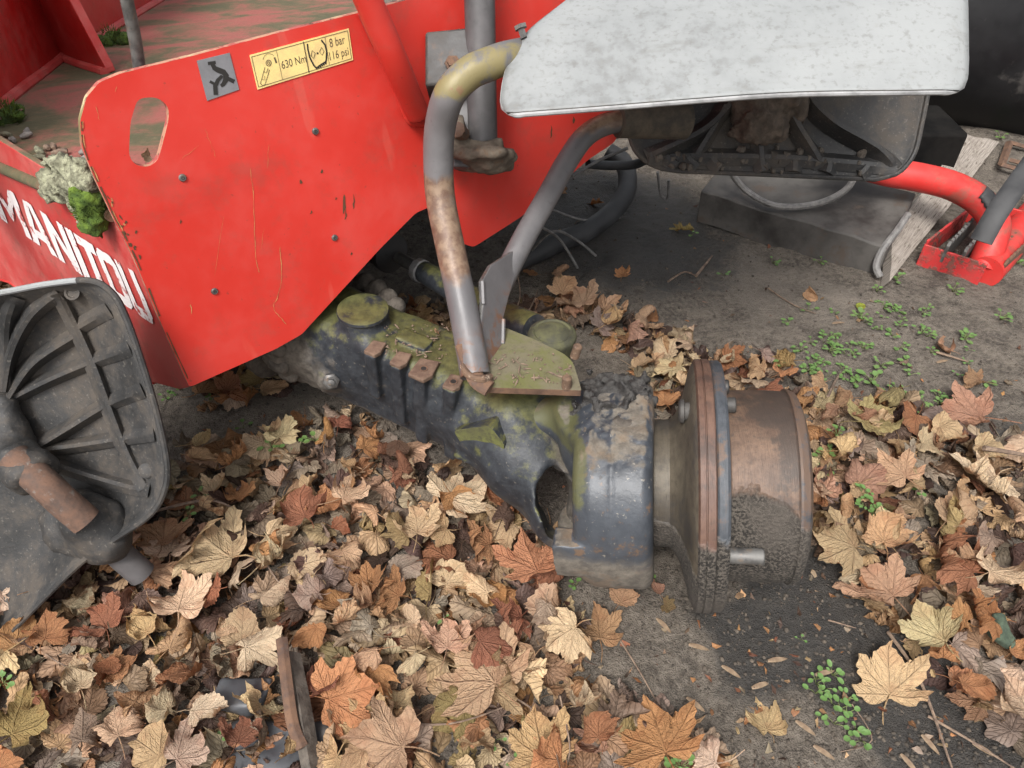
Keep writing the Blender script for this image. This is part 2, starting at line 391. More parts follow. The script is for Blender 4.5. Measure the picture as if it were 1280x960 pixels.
def m_axle():
    m = M('axle_paint_algae_mud'); up = m.upness(); x = m.xyz()
    n1 = m.noise(11, 5, .65, dist=.3); n2 = m.noise(55, 5, .7); n3 = m.noise(4.0, 4, .6); n4 = m.noise(150, 3, .6)
    c = m.mix(m.ramp(n2, .35, .7), (.014, .016, .020), (.032, .036, .042))                       # blue black paint
    c = m.mix(m.ramp(n4, .62, .72, 0, .5), c, (.16, .14, .11))
    c = m.mix(m.ramp(m.math('ADD', m.math('MULTIPLY', n2, .6), m.math('MULTIPLY', n1, .5)), .66, .76, 0, .85), c, (.13, .08, .045))   # rust freckles
    al = m.math('ADD', m.math('MULTIPLY', up, .34), m.math('ADD', m.math('MULTIPLY', n1, .95), m.math('MULTIPLY', n2, .3)))
    alg = m.mix(m.ramp(n2, .3, .7), (.045, .046, .016), (.105, .103, .032)); alg = m.mix(m.ramp(n4, .55, .7, 0, .5), alg, (.05, .055, .03))
    c = m.mix(m.ramp(m.math('ADD', al, m.math('MULTIPLY', m.math('SUBTRACT', m.noise(30, 5, .75), .5), .5)), .80, .94, 0, .9), c, alg)
    # dried mud towards the differential and the king pin, and on undersides
    e1 = m.ramp(m.math('ADD', x[0], m.math('MULTIPLY', m.math('SUBTRACT', n1, .5), .22)), AXM[0]-.01, AXM[0]-.055)
    e2 = m.ramp(m.math('ADD', x[0], m.math('MULTIPLY', m.math('SUBTRACT', n1, .5), .16)), AXM[1]-.01, AXM[1]+.03)
    e3 = m.ramp(m.math('ADD', up, m.math('MULTIPLY', m.math('SUBTRACT', n1, .5), 1.6)), -.25, -.6)
    mu = m.math('MAXIMUM', e1, m.math('MAXIMUM', m.math('MULTIPLY', e2, .9), m.math('MULTIPLY', e3, .85)))
    mc = m.mix(m.ramp(n2, .3, .7), (.060, .050, .040), (.13, .112, .092))
    c = m.mix(mu, c, mc); m.col(c); m.rough(m.math('ADD', .55, m.math('MULTIPLY', mu, .4)))
    h = m.math('ADD', m.math('MULTIPLY', n2, m.math('ADD', .4, mu)), m.math('MULTIPLY', n4, .3)); m.bump(h, .6, .003); return m.m
AXM = [-.295, .05]
AXLE_M = m_axle()
def m_knuckle():
    m = M('knuckle_paint_worn'); up = m.upness(); x = m.xyz()
    n1 = m.noise(13, 5, .65, dist=.3); n2 = m.noise(60, 5, .7); n4 = m.noise(170, 3, .6)
    c = m.mix(m.ramp(n1, .3, .7), (.026, .030, .037), (.062, .069, .080)); c = m.mix(m.ramp(n2, .5, .68, 0, .6), c, (.03, .033, .038))
    c = m.mix(m.ramp(m.math('ADD', m.math('MULTIPLY', n2, .7), m.math('MULTIPLY', n1, .5)), .66, .76, 0, .8), c, (.14, .088, .055))
    c = m.mix(m.ramp(n4, .63, .72, 0, .55), c, (.3, .27, .22))
    al = m.math('ADD', m.math('MULTIPLY', m.ramp(x[0], .125, .085, 0, .5), m.ramp(x[2], .20, .26)), m.math('MULTIPLY', n1, .8)); c = m.mix(m.ramp(al, .76, .86, 0, .85), c, (.085, .085, .035))
    zz = m.math('ADD', x[2], m.math('MULTIPLY', m.math('SUBTRACT', n1, .5), .10))
    mu = m.math('MAXIMUM', m.ramp(m.math('ADD', up, m.math('MULTIPLY', m.math('SUBTRACT', n1, .5), .7)), .86, .98), m.ramp(zz, .19, .15, 0, .9))
    mu = m.math('MAXIMUM', mu, m.ramp(m.math('ADD', x[0], m.math('MULTIPLY', m.math('SUBTRACT', n1, .5), .05)), .197, .207, 0, .8))
    mc = m.mix(m.ramp(n2, .3, .7), (.08, .068, .055), (.17, .148, .12)); mc = m.mix(m.ramp(n1, .5, .62, 0, .6), mc, (.16, .11, .07)); c = m.mix(mu, c, mc)
    m.col(c); m.rough(m.math('ADD', .45, m.math('MULTIPLY', mu, .5))); m.bump(m.math('ADD', m.math('MULTIPLY', n2, m.math('ADD', .35, mu)), m.math('MULTIPLY', n4, .3)), .6, .0025); return m.m
KNUCK_M = m_knuckle()
def m_drum(name, kind):
    m = M(name); x = m.xyz(); n1 = m.noise(9, 5, .65); n2 = m.noise(70, 5, .7); n4 = m.noise(260, 3, .6); streak = m.math('ADD', m.math('MULTIPLY', m.noise(120, 4, .7, st=(3, .3, .3)), .16), m.math('ADD', m.math('MULTIPLY', n2, .44), m.math('MULTIPLY', m.noise(22, 6, .75), .40))); st2 = m.noise(200, 3, .6, st=(4, .12, .12))
    a, b, cc = {'drum': ((.068, .042, .030), (.165, .103, .068), (.040, .031, .026)), 'flange': ((.085, .046, .034), (.15, .085, .058), (.05, .034, .028)),
                'bell': ((.055, .045, .034), (.12, .10, .072), (.045, .04, .036)), 'rim': ((.035, .04, .047), (.07, .077, .087), (.12, .07, .042))}[kind]
    c = m.mix(m.ramp(streak, .36, .64), a, b); c = m.mix(m.ramp(st2, .58, .72, 0, .22), c, cc); c = m.mix(m.ramp(m.math('ADD', n1, m.math('MULTIPLY', n2, .6)), .76, .90, 0, .8), c, cc)
    zz = m.math('ADD', x[2], m.math('MULTIPLY', m.math('SUBTRACT', m.noise(8, 5, .6), .5), .10)); zl = DZ[kind]
    mu = m.ramp(zz, zl+.006, zl-.006); mc = m.mix(m.ramp(n4, .42, .60), (.020, .017, .014), (.105, .09, .074)); mc = m.mix(m.ramp(n1, .4, .7), mc, (.085, .072, .06))
    c = m.mix(mu, c, mc); m.col(c); m.rough(m.math('ADD', .55, m.math('MULTIPLY', mu, .42))); m.b.inputs['Metallic'].default_value = .05
    h = m.math('ADD', m.math('MULTIPLY', mu, 1.2), m.math('ADD', m.math('MULTIPLY', m.math('MULTIPLY', n4, mu), 3.0), m.math('MULTIPLY', m.math('ADD', n2, st2), .25))); m.bump(h, .75, .0035); return m.m
DZ = {'drum': .285, 'flange': .255, 'bell': .20, 'rim': .265}
DRUM_M, FLANGE_M, BELL_M, RIM_M = [m_drum('brake_drum_'+k, k) for k in ('drum', 'flange', 'bell', 'rim')]
def m_pale():
    m = M('chalky_pale_plastic'); n1 = m.noise(5, 5, .65); n2 = m.noise(40, 5, .7); n3 = m.noise(130, 4, .6)
    c = m.mix(m.ramp(n1, .35, .7), (.255, .264, .262), (.20, .209, .209)); c = m.mix(m.ramp(m.math('ADD', n1, m.math('MULTIPLY', n2, .6)), .84, 1.02, 0, .45), c, (.13, .13, .126))
    c = m.mix(m.ramp(n2, .58, .72, 0, .25), c, (.19, .18, .155)); c = m.mix(m.ramp(n3, .52, .70, 0, .45), c, (.13, .128, .12)); c = m.mix(m.ramp(m.noise(30, 4, .7, st=(.25, 1, 1)), .58, .72, 0, .35), c, (.15, .148, .135))
    up = m.upness(); c = m.mix(m.ramp(up, .15, -.05), c, (.2, .2, .205))
    m.col(c); m.rough(.62); m.bump(m.math('ADD', n2, m.math('MULTIPLY', n3, .4)), .35, .0018); return m.m
PALE = m_pale()
def m_blackpl(name, dust):
    m = M(name); n1 = m.noise(7, 5, .65); n2 = m.noise(45, 5, .75); n3 = m.noise(200, 3, .6)
    c = m.mix(m.ramp(n1, .3, .7), (.016, .016, .016), (.042, .040, .039)); c = m.mix(m.ramp(m.math('ADD', n1, m.math('MULTIPLY', n2, .5)), .68, .92, 0, dust), c, (.085, .068, .052))
    c = m.mix(m.ramp(n3, .6, .7, 0, .5), c, (.15, .135, .115)); m.col(c); m.rough(m.ramp(n1, .3, .7, .5, .85)); m.bump(m.math('ADD', n2, m.math('MULTIPLY', n3, .5)), .55, .002); return m.m
BLACKPL = m_blackpl('dusty_black_plastic', .7)
BLACKPL2 = m_blackpl('muddy_black_plastic', .6)
BLACKCLEAN = m_simple('black_cover_plastic', (.008, .008, .009), (.018, .018, .019), 4, (.35, .55), .15, .002, spots=(.075, .07, .065))
BLACKSHADE = m_simple('black_shade_fill', (.006, .006, .006), (.014, .013, .012), 9, (.9, 1), .3, .002)  # near-black colour of the added block that stands in for shade
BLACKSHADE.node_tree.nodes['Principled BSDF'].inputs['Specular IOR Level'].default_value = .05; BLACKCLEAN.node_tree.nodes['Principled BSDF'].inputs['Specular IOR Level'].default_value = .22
def m_flat(name, c, r=.6, c2=None, sc=40):
    m = M(name); c2 = c2 or tuple(x*.8 for x in c); m.col(m.mix(m.ramp(m.noise(sc, 4, .7), .4, .7), c, c2)); m.rough(r); return m.m
YEL = m_flat('yellow_label', (.80, .62, .24), .5, (.66, .50, .22)); GREYL = m_flat('grey_label', (.20, .20, .21), .5); INK = m_flat('black_ink', (.02, .018, .016), .6); INK2 = m_flat('faded_ink', (.07, .055, .035), .6, (.16, .12, .06))
SCR = m_flat('scratch_primer', (.52, .25, .09), .8, (.3, .09, .04), 90); CHIP = m_flat('chip_dark', (.10, .045, .02), .9)
def m_letter():
    m = M('worn_white_lettering'); g = m.ramp(m.math('ADD', m.noise(28, 5, .75), m.math('MULTIPLY', m.noise(110, 3, .6), .25)), .68, .76)
    m.col(m.mix(g, (.66, .61, .60), (.36, .06, .055))); m.rough(.7); return m.m
LETTER = m_letter()
def m_ground():
    m = M('damp_soil'); x = m.xyz(); n1 = m.noise(2.2, 6, .6, dist=.3); n2 = m.noise(18, 6, .7); n3 = m.noise(90, 5, .7); n4 = m.noise(420, 3, .6)
    c = m.mix(m.ramp(n2, .38, .62), (.062, .050, .039), (.165, .138, .110)); c = m.mix(m.ramp(n3, .35, .7, 0, .6), c, (.27, .23, .187))
    c = m.mix(m.ramp(n1, .52, .66, 0, .55), c, (.25, .215, .175)); c = m.mix(m.ramp(n4, .58, .72, 0, .6), c, (.29, .25, .205)); c = m.mix(m.ramp(n4, .42, .30, 0, .75), c, (.018, .014, .011))
    v = m.n('ShaderNodeVertexColor'); v.layer_name = 'wet_shade'; s = m.xyz(v.outputs[0])
    wet_shade = m.ramp(m.math('ADD', s[0], m.math('MULTIPLY', m.math('SUBTRACT', n2, .5), .8)), .35, .65)
    c = m.mix(m.math('MULTIPLY', wet_shade, .82), c, (.030, .029, .028))  # darkens damp soil and the painted contact shade alike
    m.col(c); m.rough(m.math('SUBTRACT', .97, m.math('MULTIPLY', wet_shade, .38)))
    m.bump(m.math('ADD', m.math('MULTIPLY', n2, 1.0), m.math('ADD', m.math('MULTIPLY', n3, .8), m.math('MULTIPLY', n4, .5))), 1.0, .014); return m.m
SOIL = m_ground()
CRUMB = m_simple('soil_crumbs', (.03, .024, .019), (.11, .09, .07), 60, (.9, 1), .6, .001)
PEB = m_simple('pebble_stone', (.12, .11, .10), (.24, .22, .20), 60, (.7, .9), .4, .001)
def m_leaf(name, attr):
    """dead leaf: base tint from the object colour or from a colour attribute, veins from the flat leaf outline kept in the UV map"""
    m = M(name)
    if attr: v = m.n('ShaderNodeVertexColor'); v.layer_name = 'tint'; tint = v.outputs[0]
    else: tint = m.n('ShaderNodeObjectInfo').outputs['Color']
    uv = m.xyz(m.uv); X = m.math('SUBTRACT', m.math('MULTIPLY', uv[0], 2), 1); Y = m.math('SUBTRACT', m.math('MULTIPLY', uv[1], 2), 1)
    Xa = m.math('ABSOLUTE', X); vein = None; side = None
    for a, L in ((0, 1.0), (48, .95), (100, .8)):
        s, c = math.sin(math.radians(a)), math.cos(math.radians(a))
        al = m.math('ADD', m.math('MULTIPLY', Xa, s), m.math('MULTIPLY', Y, c)); ac = m.math('ABSOLUTE', m.math('SUBTRACT', m.math('MULTIPLY', Xa, c), m.math('MULTIPLY', Y, s)))
        on = m.ramp(al, -.02, .04)
        wv = m.math('MULTIPLY', m.ramp(ac, .006, .026, 1, 0), on)
        ph = m.math('FRACT', m.math('MULTIPLY', m.math('SUBTRACT', al, m.math('MULTIPLY', ac, 1.25)), 6.0))
        sv = m.math('MULTIPLY', m.ramp(m.math('ABSOLUTE', m.math('SUBTRACT', ph, .5)), .03, .14, .55, 0), m.math('MULTIPLY', on, m.ramp(ac, .30, .22)))
        wv = m.math('MAXIMUM', wv, sv); vein = wv if vein is None else m.math('MAXIMUM', vein, wv)
    n1 = m.noise(9, 5, .7); n2 = m.noise(60, 4, .7); n3 = m.noise(26, 4, .65)
    dk = m.mix(1.0, tint, (.30, .21, .17), 'MULTIPLY'); lt = m.mix(1.0, tint, (1.40, 1.32, 1.2), 'MULTIPLY'); br = m.mix(1.0, tint, (.80, .50, .36), 'MULTIPLY')
    c = m.mix(m.ramp(n3, .35, .65), tint, lt); c = m.mix(m.ramp(m.noise(2.3, 3, .6), .50, .66, 0, .75), c, br); c = m.mix(m.ramp(m.math('ADD', m.math('MULTIPLY', n1, .7), m.math('MULTIPLY', n2, .4)), .54, .80, 0, .55), c, dk)
    c = m.mix(m.ramp(m.noise(130, 3, .6), .62, .72, 0, .45), c, dk)
    c = m.mix(m.math('MULTIPLY', vein, .46), c, dk)
    c = m.mix(m.math('MULTIPLY', m.geo.outputs['Backfacing'], .5), c, m.mix(1.0, tint, (1.35, 1.35, 1.4), 'MULTIPLY'))
    m.col(c); m.rough(.62); m.b.inputs['Specular IOR Level'].default_value = .35
    m.bump(m.math('ADD', m.math('MULTIPLY', vein, -.6), m.math('ADD', m.math('MULTIPLY', n2, .35), n3)), .9, .005)
    tr = m.n('ShaderNodeBsdfTranslucent'); m.set(tr.inputs[0], m.mix(1.0, c, (1, .7, .45), 'MULTIPLY')); mx = m.n('ShaderNodeMixShader'); mx.inputs[0].default_value = .18
    m.t.links.new(m.b.outputs[0], mx.inputs[1]); m.t.links.new(tr.outputs[0], mx.inputs[2]); m.t.links.new(mx.outputs[0], m.out.inputs[0]); return m.m
LEAF_O = m_leaf('dead_leaf', False); LEAF_A = m_leaf('dead_leaf_litter', True)
def m_green(name, a, b):
    m = M(name); oi = m.n('ShaderNodeObjectInfo'); c = m.mix(m.noise(60, 3, .6), a, b); c = m.mix(m.math('MULTIPLY', oi.outputs['Random'], .5), c, (.12, .17, .05)); m.col(c); m.rough(.55); return m.m
GREEN = m_green('seedling_leaf', (.06, .13, .03), (.12, .22, .06)); STEMG = m_green('seedling_stem', (.12, .14, .05), (.16, .2, .07))
MOSS = m_simple('green_moss', (.03, .06, .005), (.11, .17, .02), 60, (.9, 1), 1.0, .006); MOSSD = m_simple('dark_green_moss', (.02, .04, .005), (.07, .12, .015), 60, (.9, 1), 1.0, .006)
LICHEN = m_simple('lichen_bark', (.10, .095, .06), (.34, .34, .23), 55, (.9, 1), 1.2, .006, spots=(.06, .055, .045))
TWIG = m_simple('twig_bark', (.09, .06, .045), (.24, .17, .12), 80, (.8, .95), .5, .001)
KEY = m_simple('maple_seed', (.16, .105, .065), (.32, .235, .15), 40, (.6, .8), .3, .001)
# ---------------------------------------------------------------- ground
HUB = P(950, 606, 1.09)
YAW = math.radians(-11)                                        # the wheel axis is steered a little towards the camera
WX = nrm(camv(math.cos(YAW), 0, math.sin(YAW))); WY = nrm(np.cross([0, 0, 1.], WX)); WZ = np.cross(WX, WY)
def hub_local(X): q = X-HUB; return HUB+np.stack([q@WX, q@WY, q@WZ], -1)
def hub_world(p): q = np.asarray(p, float)-HUB; return HUB+q[0]*WX+q[1]*WY+q[2]*WZ
def hx(u): k = (u-640)/F; return HUB[0]+(k*1.09-HUB[0])/(math.cos(YAW)-k*math.sin(YAW))
def bumpf(x, y, cx, cy, r, h): return h*np.exp(-((x-cx)**2+(y-cy)**2)/(r*r))
GM = [(Z(330, 525)[:2], .15, .03), (Z(450, 505)[:2], .12, .02), (Z(1230, 420)[:2], .3, .02), (Z(760, 745)[:2], .10, .012), (Z(690, 310)[:2], .3, .02), (Z(1000, 620)[:2], .12, .02)]
def gh(x, y):
    x = np.asarray(x, float); y = np.asarray(y, float); p = np.stack([x, y, x*0], -1)
    near = np.exp(-np.maximum(np.hypot(x, y-1)-2.5, 0)/3)
    h = fbm(p*2.2+5, 3)*.010+near*(fbm(p*14+1, 4)*.0070+np.abs(fbm(p*45+9, 2))*.0022)
    for c, r, a in GM: h = h+bumpf(x, y, c[0], c[1], r, a)
    return h-.006
def ghs(x, y): return float(gh(np.array([x]), np.array([y]))[0])
def axis(lo, hi, st, far):
    a = list(np.arange(lo, hi, st)); s = st; v = a[-1]
    while v < far: s *= 1.35; v += s; a.append(v)
    s = st; v = a[0]; b = []
    while v > -far: s *= 1.35; v -= s; b.append(v)
    return np.array(b[::-1]+a)
xs = axis(-1.25, 2.1, .0085, 300); ys = axis(.15, 3.0, .0085, 300)
GX, GY = np.meshgrid(xs, ys, indexing='ij'); GZ = gh(GX, GY); nx, ny = GX.shape
V = np.stack([GX, GY, GZ], -1).reshape(-1, 3); I = np.arange(nx*ny).reshape(nx, ny)
Q = np.stack([I[:-1, :-1], I[1:, :-1], I[1:, 1:], I[:-1, 1:]], -1).reshape(-1, 4)
gme = mesh('ground', V, Q, [SOIL], smooth=True)
wet_shade = np.zeros(nx*ny)  # damp patches, plus shade painted near the hub and under the machine
for (u, v, r, a) in [(1000, 755, .085, 1.2), (880, 770, .05, .5), (800, 740, .05, .5), (960, 790, .05, .9), (1040, 720, .05, .9), (940, 830, .05, .8), (900, 900, .07, .4), (1150, 900, .10, .5), (820, 330, .4, .35), (1050, 810, .09, .8), (760, 260, .35, .7), (1250, 930, .15, .6), (1180, 860, .1, .6), (1270, 560, .12, .6)]:
    c = Z(u, v); wet_shade += a*np.exp(-((V[:, 0]-c[0])**2+(V[:, 1]-c[1])**2)/r**2)
ca = gme.color_attributes.new('wet_shade', 'FLOAT_COLOR', 'POINT'); wc = np.ones((nx*ny, 4), np.float32); wc[:, :3] = np.clip(wet_shade, 0, 1)[:, None]; ca.data.foreach_set('color', wc.ravel())
g = link('ground', gme); tag(g, kind='structure')

# ---------------------------------------------------------------- boom lift chassis
LIFT = thing('boom_lift', 'red boom lift with front wheel removed, its axle and bare brake drum on the soil', 'boom lift', Z(500, 480, 0))
D1 = nrm(camv(1.80, .95, 1)); D2 = nrm(camv(.075, -1.40, 1)); D3 = nrm(camv(-1.73, .946, 1))
NA = nrm(np.cross(D1, D2)); PA = P(237, 484, 1.12)
if np.dot(NA, PA-C0) > 0: NA = -NA                              # towards the camera
def A(u, v, off=0.0): return onplane(u, v, PA+NA*off, NA)
NB = nrm(np.cross(D3, D2)); NB = -NB if np.dot(NB, PA-C0) > 0 else NB
def B(u, v, off=0.0): return onplane(u, v, PA+NB*off, NB)
UPM = -D2
panel_px = [(237, 484), (206, 415), (166, 320), (143, 275), (118, 222), (103, 185), (100, 152), (108, 122), (124, 103), (150, 92), (240, 70), (340, 43), (452, 15), (620, -30), (800, -90),
            (960, -60), (900, 60), (790, 128), (768, 178), (735, 200), (650, 272), (592, 309), (577, 304), (571, 262), (553, 252), (520, 266), (475, 311), (377, 418), (345, 436)]
panel_px = roundpoly(panel_px, 5, 3)
hole = roundpoly([(172, 123), (196, 121), (211, 133), (211, 150), (198, 200), (186, 209), (170, 207), (161, 196), (163, 152)], 9, 4)
side = plate('side_panel', [A(*p) for p in panel_px], -NA*.012, [RED, EDGE], LIFT, holes=[[A(*p) for p in hole]], bevel=.0018)
front_px = [(237, 484), (206, 415), (166, 320), (143, 275), (120, 262), (60, 213), (0, 176), (-260, 10), (-330, 120), (-60, 330), (10, 352), (58, 384), (120, 440), (190, 478), (225, 487)]
fp = [B(*p) for p in front_px]
front = plate('front_panel', [B(*p, -.001) for p in front_px], -NB*.01, [RED_FRONT, DECK], LIFT, bevel=.002)
# lower return flange of the front panel
lf = [(-330, 120), (-60, 330), (10, 352), (58, 384), (120, 440), (190, 478)]
geo = ([B(*p) for p in lf]+[B(*p)-NB*.05-UPM*.01 for p in lf], [(i, i+1, i+1+len(lf), i+len(lf)) for i in range(len(lf)-1)])
o = obj('front_panel_flange', geo, RED_DARK, LIFT); o.modifiers.new('s', 'SOLIDIFY').thickness = .004
# deck behind the side panel
CPNT = B(100, 252)+UPM*.0; NC = nrm(UPM+.02*D1)
def Cc(u, v, off=0.0): return onplane(u, v, CPNT+NC*off, NC)
ea = A(150, 262); eb = B(0, 176)
deckp = [B(140, 272), B(60, 216), B(0, 178), B(-260, 12)]
eb3 = deckp[3]; back = nrm(np.cross(NC, np.cross(nrm(-NB), NC)))
def toC(p): return p-np.dot(p-CPNT, NC)*NC
dk = [toC(B(143, 275)-NB*.004), toC(B(-260, 12)-NB*.004)]
dk.append(dk[1]-NA*2.6); far = toC(A(900, 60)); dk.append(far-NA*2.4); dk.append(far-NA*.012); dk.append(toC(A(143, 275, -.0125)))
# gridded deck with slight unevenness
plate('deck', dk, -NC*.01, [DECK, EDGE], LIFT)
# rounded dirty corner between deck and front panel
tube('deck_edge', [toC(B(141, 273)), toC(B(60, 216)), toC(B(0, 178)), toC(B(-250, 18))], .009, DECK, LIFT, seg=10, n=3)
def wall(name, pts, h, mat, thick=.01, lean=0.0):
    for i in range(len(pts)-1):
        a, b = Cc(*pts[i]), Cc(*pts[i+1]); t = nrm(b-a); n = nrm(np.cross(t, NC)); up = nrm(NC+lean*n)
        if np.dot(n, a-C0) > 0: n = -n
        plate(name, [a-NC*.01, b-NC*.01, b+up*h, a+up*h], -n*thick, [mat], LIFT, bevel=.002)
        # weld bead / dirty fillet along the foot
        mid = [a+(b-a)*k/6+n*.006+NC*.004*(1+.3*math.sin(k*2.1)) for k in range(7)]
        tube('weld_bead', mid, .012, RED_FRONT, LIFT, seg=8, n=2)
wall('tower_wall', [(-160, 260), (79, 72)], .55, RED_DARK)
wall('tower_wall', [(100, 62), (330, -78)], .55, RED_DARK)
a, b = Cc(77, 72), Cc(135, 92)
n = nrm(np.cross(b-a, NC)); n = n if np.dot(n, a-C0) < 0 else -n
gt = P(52, -40, np.dot(a-C0, camv(0, 0, 1))-.08)
gus = [a, b, b+NC*.012, P(105, 30, np.dot(b-C0, camv(0, 0, 1))-.05), P(55, -60, np.dot(b-C0, camv(0, 0, 1))-.12), P(5, -60, np.dot(a-C0, camv(0, 0, 1))-.12)]
gn = nrm(np.cross(b-a, gus[4]-a)); gus = [q-np.dot(q-a, gn)*gn for q in gus]
gn = gn if np.dot(gn, a-C0) < 0 else -gn
plate('gusset', gus, -gn*.02, [RED_DARK, RED_FRONT], LIFT, bevel=.003)
tube('weld_bead', [a+NC*.005+gn*.008, (a+b)/2+NC*.004+gn*.01, b+NC*.004+gn*.006], .011, RED_FRONT, LIFT, seg=8)
# mid dark machinery on the deck far right
obj('deck_block', box_geo(Cc(245, -32)+NC*.05, D1, NA, NC, .12, .04, .05), DARKMET, LIFT, bevel=.004)
# closed belly, added to darken the underside: no sky light comes through
by = [A(p[0], p[1]) for p in [(237, 470), (377, 405), (480, 300), (560, 245), (590, 300), (650, 262), (740, 190), (900, 60)]]
belly = [q-NA*.06+UPM*.05 for q in by]+[by[-1]-NA*1.2+UPM*.05, by[0]-NA*1.2+UPM*.05]
bn = NC; b0 = A(520, 250)-NA*.06
bp = [A(237, 380)-NA*.02, A(900, 40)-NA*.02, A(900, 40)-NA*1.3, A(237, 380)-NA*1.3]
bp = [q-np.dot(q-b0, bn)*bn for q in bp]
plate('belly_light_block', bp, UPM*.01, [DARKMET], LIFT)
# screws of the side panel
for (u, v) in [(394, 164), (228, 222), (418, 297), (268, 364)]:
    c = A(u, v); k = lathe_geo(c, NA, [(-.002, .005), (.0012, .005), (.0022, .0044), (.0026, .004)], 20)
    s = obj('screw', k, STEELGREY, LIFT); d = lathe_geo(c, NA, [(.0018, .0022), (.0030, .0022), (.0030, .0016), (.0020, .0014)], 8)
    obj('screw_socket', d, INK, s)
def ribbon(name, pts, wd, mat, parent, f=A, off=.0006, closed=False):
    """thin strip following pixel points on a panel; wd in pixels, may vary"""
    V, Fs = [], []
    for i, p in enumerate(pts):
        q = np.array(pts[min(i+1, len(pts)-1)], float)-np.array(pts[max(i-1, 0)], float); q = q/np.linalg.norm(q); m = np.array([-q[1], q[0]])
        ww = (wd if np.isscalar(wd) else wd[i])/2; V += [f(*(np.array(p)+m*ww), off), f(*(np.array(p)-m*ww), off)]
    for i in range(len(pts)-1): Fs.append((2*i, 2*i+1, 2*i+3, 2*i+2))
    return link(name, mesh(name, V, Fs, [mat]), parent) if parent is not None else (V, Fs)
rr = random.Random(4)
def wob(pts, n=5, a=.6):
    q = catmull([np.array(p, float) for p in pts], n); return [p+np.array([rr.uniform(-a, a), rr.uniform(-a, a)]) for p in q]
for pts, wd in [([(313, 210), (317, 250), (318, 290), (320, 325), (324, 341)], 1.5), ([(350, 308), (352, 345), (347, 370), (342, 385), (352, 398), (358, 406)], 1.6), ([(336, 180), (334, 210)], .6), ([(256, 160), (263, 178), (270, 196)], .5), ([(120, 132), (124, 150)], 1.0),
                ([(146, 108), (144, 114)], 1.5), ([(280, 270), (268, 345)], .5), ([(238, 380), (240, 392)], 2.0), ([(330, 285), (326, 312)], .6), ([(228, 198), (248, 182)], .5)]:
    q = wob(pts); ws = [wd*.5*rr.uniform(.3, 1.3) for _ in q]; ws[0] = ws[-1] = .15; ribbon('scratch', q, ws, SCR, LIFT)
for (u, v, h, wd) in [(430, 255, 12, 4), (442, 252, 9, 2), (432, 268, 7, 2), (402, 214, 2.5, 3), (376, 227, 2.5, 3), (389, 265, 2, 2), (439, 317, 2, 2), (226, 277, 2.5, 2.5), (170, 290, 2.5, 3), (157, 278, 2, 3), (420, 248, 2, 1.5), (689, 165, 8, 2), (717, 150, 4, 3)]:
    q = wob([(u, v-h/1), (u+.4, v), (u-.6, v+h/1)], 3, .5); ws = [wd*rr.uniform(.6, 1.2)*math.sin(math.pi*(i+.4)/len(q)) for i in range(len(q))]; ribbon('paint_chip', q, ws, CHIP, LIFT)
pe = [(101, 152), (104, 185), (119, 222), (144, 275), (167, 320), (207, 415), (236, 478)]
for sh, wd_, mt_ in ((1.3, 1.8, CHIP), (2.6, 1.0, SCR)):
    q = wob([(u+sh, v) for u, v in pe], 9, .35)
    for i0 in range(0, len(q)-4, 5):
        if rr.random() < (.95 if mt_ is CHIP else .45): g_ = q[i0:i0+rr.randint(4, 6)]; ribbon('edge_chip', g_, [wd_*rr.uniform(.4, 1.6) for _ in g_], mt_, LIFT, off=.0007+.0002*(mt_ is SCR))
for k in range(16):                                            # chipped paint down the leading edge
    t = rr.random(); u = 121+(150-121)*t*1.6+rr.uniform(2, 10); v = 228+t*95
    q = wob([(u, v), (u+3, v+rr.uniform(2, 7))], 3, .6); ribbon('paint_chip', q, [.3, rr.uniform(1, 3), rr.uniform(1, 3.5), .3][:len(q)], rr.choice([SCR, CHIP, CHIP]), LIFT)
# ---- lettering on the front panel
TL, TR, BL, BR = [np.array(p, float) for p in [(-24, 215), (163, 337), (2, 274), (195, 408)]]
def Lp(t, b):
    tt = t*(1.06-.06*t) if t < 1 else t; T = TL+(TR-TL)*tt; Bo = BL+(BR-BL)*tt; return Bo+(T-Bo)*b
w_ = .22
glyph = {  # strokes as quads in the unit square
 'M': [[(0, 0), (.2, 0), (.2, 1), (0, 1)], [(.8, 0), (1, 0), (1, 1), (.8, 1)], [(.2, 1), (.2, .72), (.5, .18), (.5, .5)], [(.8, 1), (.8, .72), (.5, .18), (.5, .5)]],
 'A': [[(0, 0), (.28, 0), (.52, 1), (.32, 1)], [(.72, 0), (1, 0), (.68, 1), (.48, 1)], [(.22, .2), (.78, .2), (.7, .38), (.3, .38)]],
 'N': [[(0, 0), (.27, 0), (.27, 1), (0, 1)], [(.73, 0), (1, 0), (1, 1), (.73, 1)], [(.27, 1), (.27, .62), (.73, 0), (.73, .38)]],
 'I': [[(.1, 0), (.9, 0), (.9, 1), (.1, 1)]],
 'T': [[(.33, 0), (.67, 0), (.67, .8), (.33, .8)], [(0, .78), (1, .78), (1, 1), (0, 1)]],
 'O': [[(0, .14), (.27, .14), (.27, .86), (0, .86)], [(.73, .14), (1, .14), (1, .86), (.73, .86)], [(0, .86), (.27, .79), (.73, .79), (1, .86), (.82, 1), (.18, 1)], [(0, .14), (.18, 0), (.82, 0), (1, .14), (.73, .21), (.27, .21)]],
 'U': [[(0, .14), (.27, .14), (.27, 1), (0, 1)], [(.73, .14), (1, .14), (1, 1), (.73, 1)], [(0, .14), (.18, 0), (.82, 0), (1, .14), (.73, .21), (.27, .21)]]}
wds = [('M', .19), ('A', .155), ('N', .15), ('I', .06), ('T', .13), ('O', .135), ('U', .135)]; gap = .0075; t0 = 0
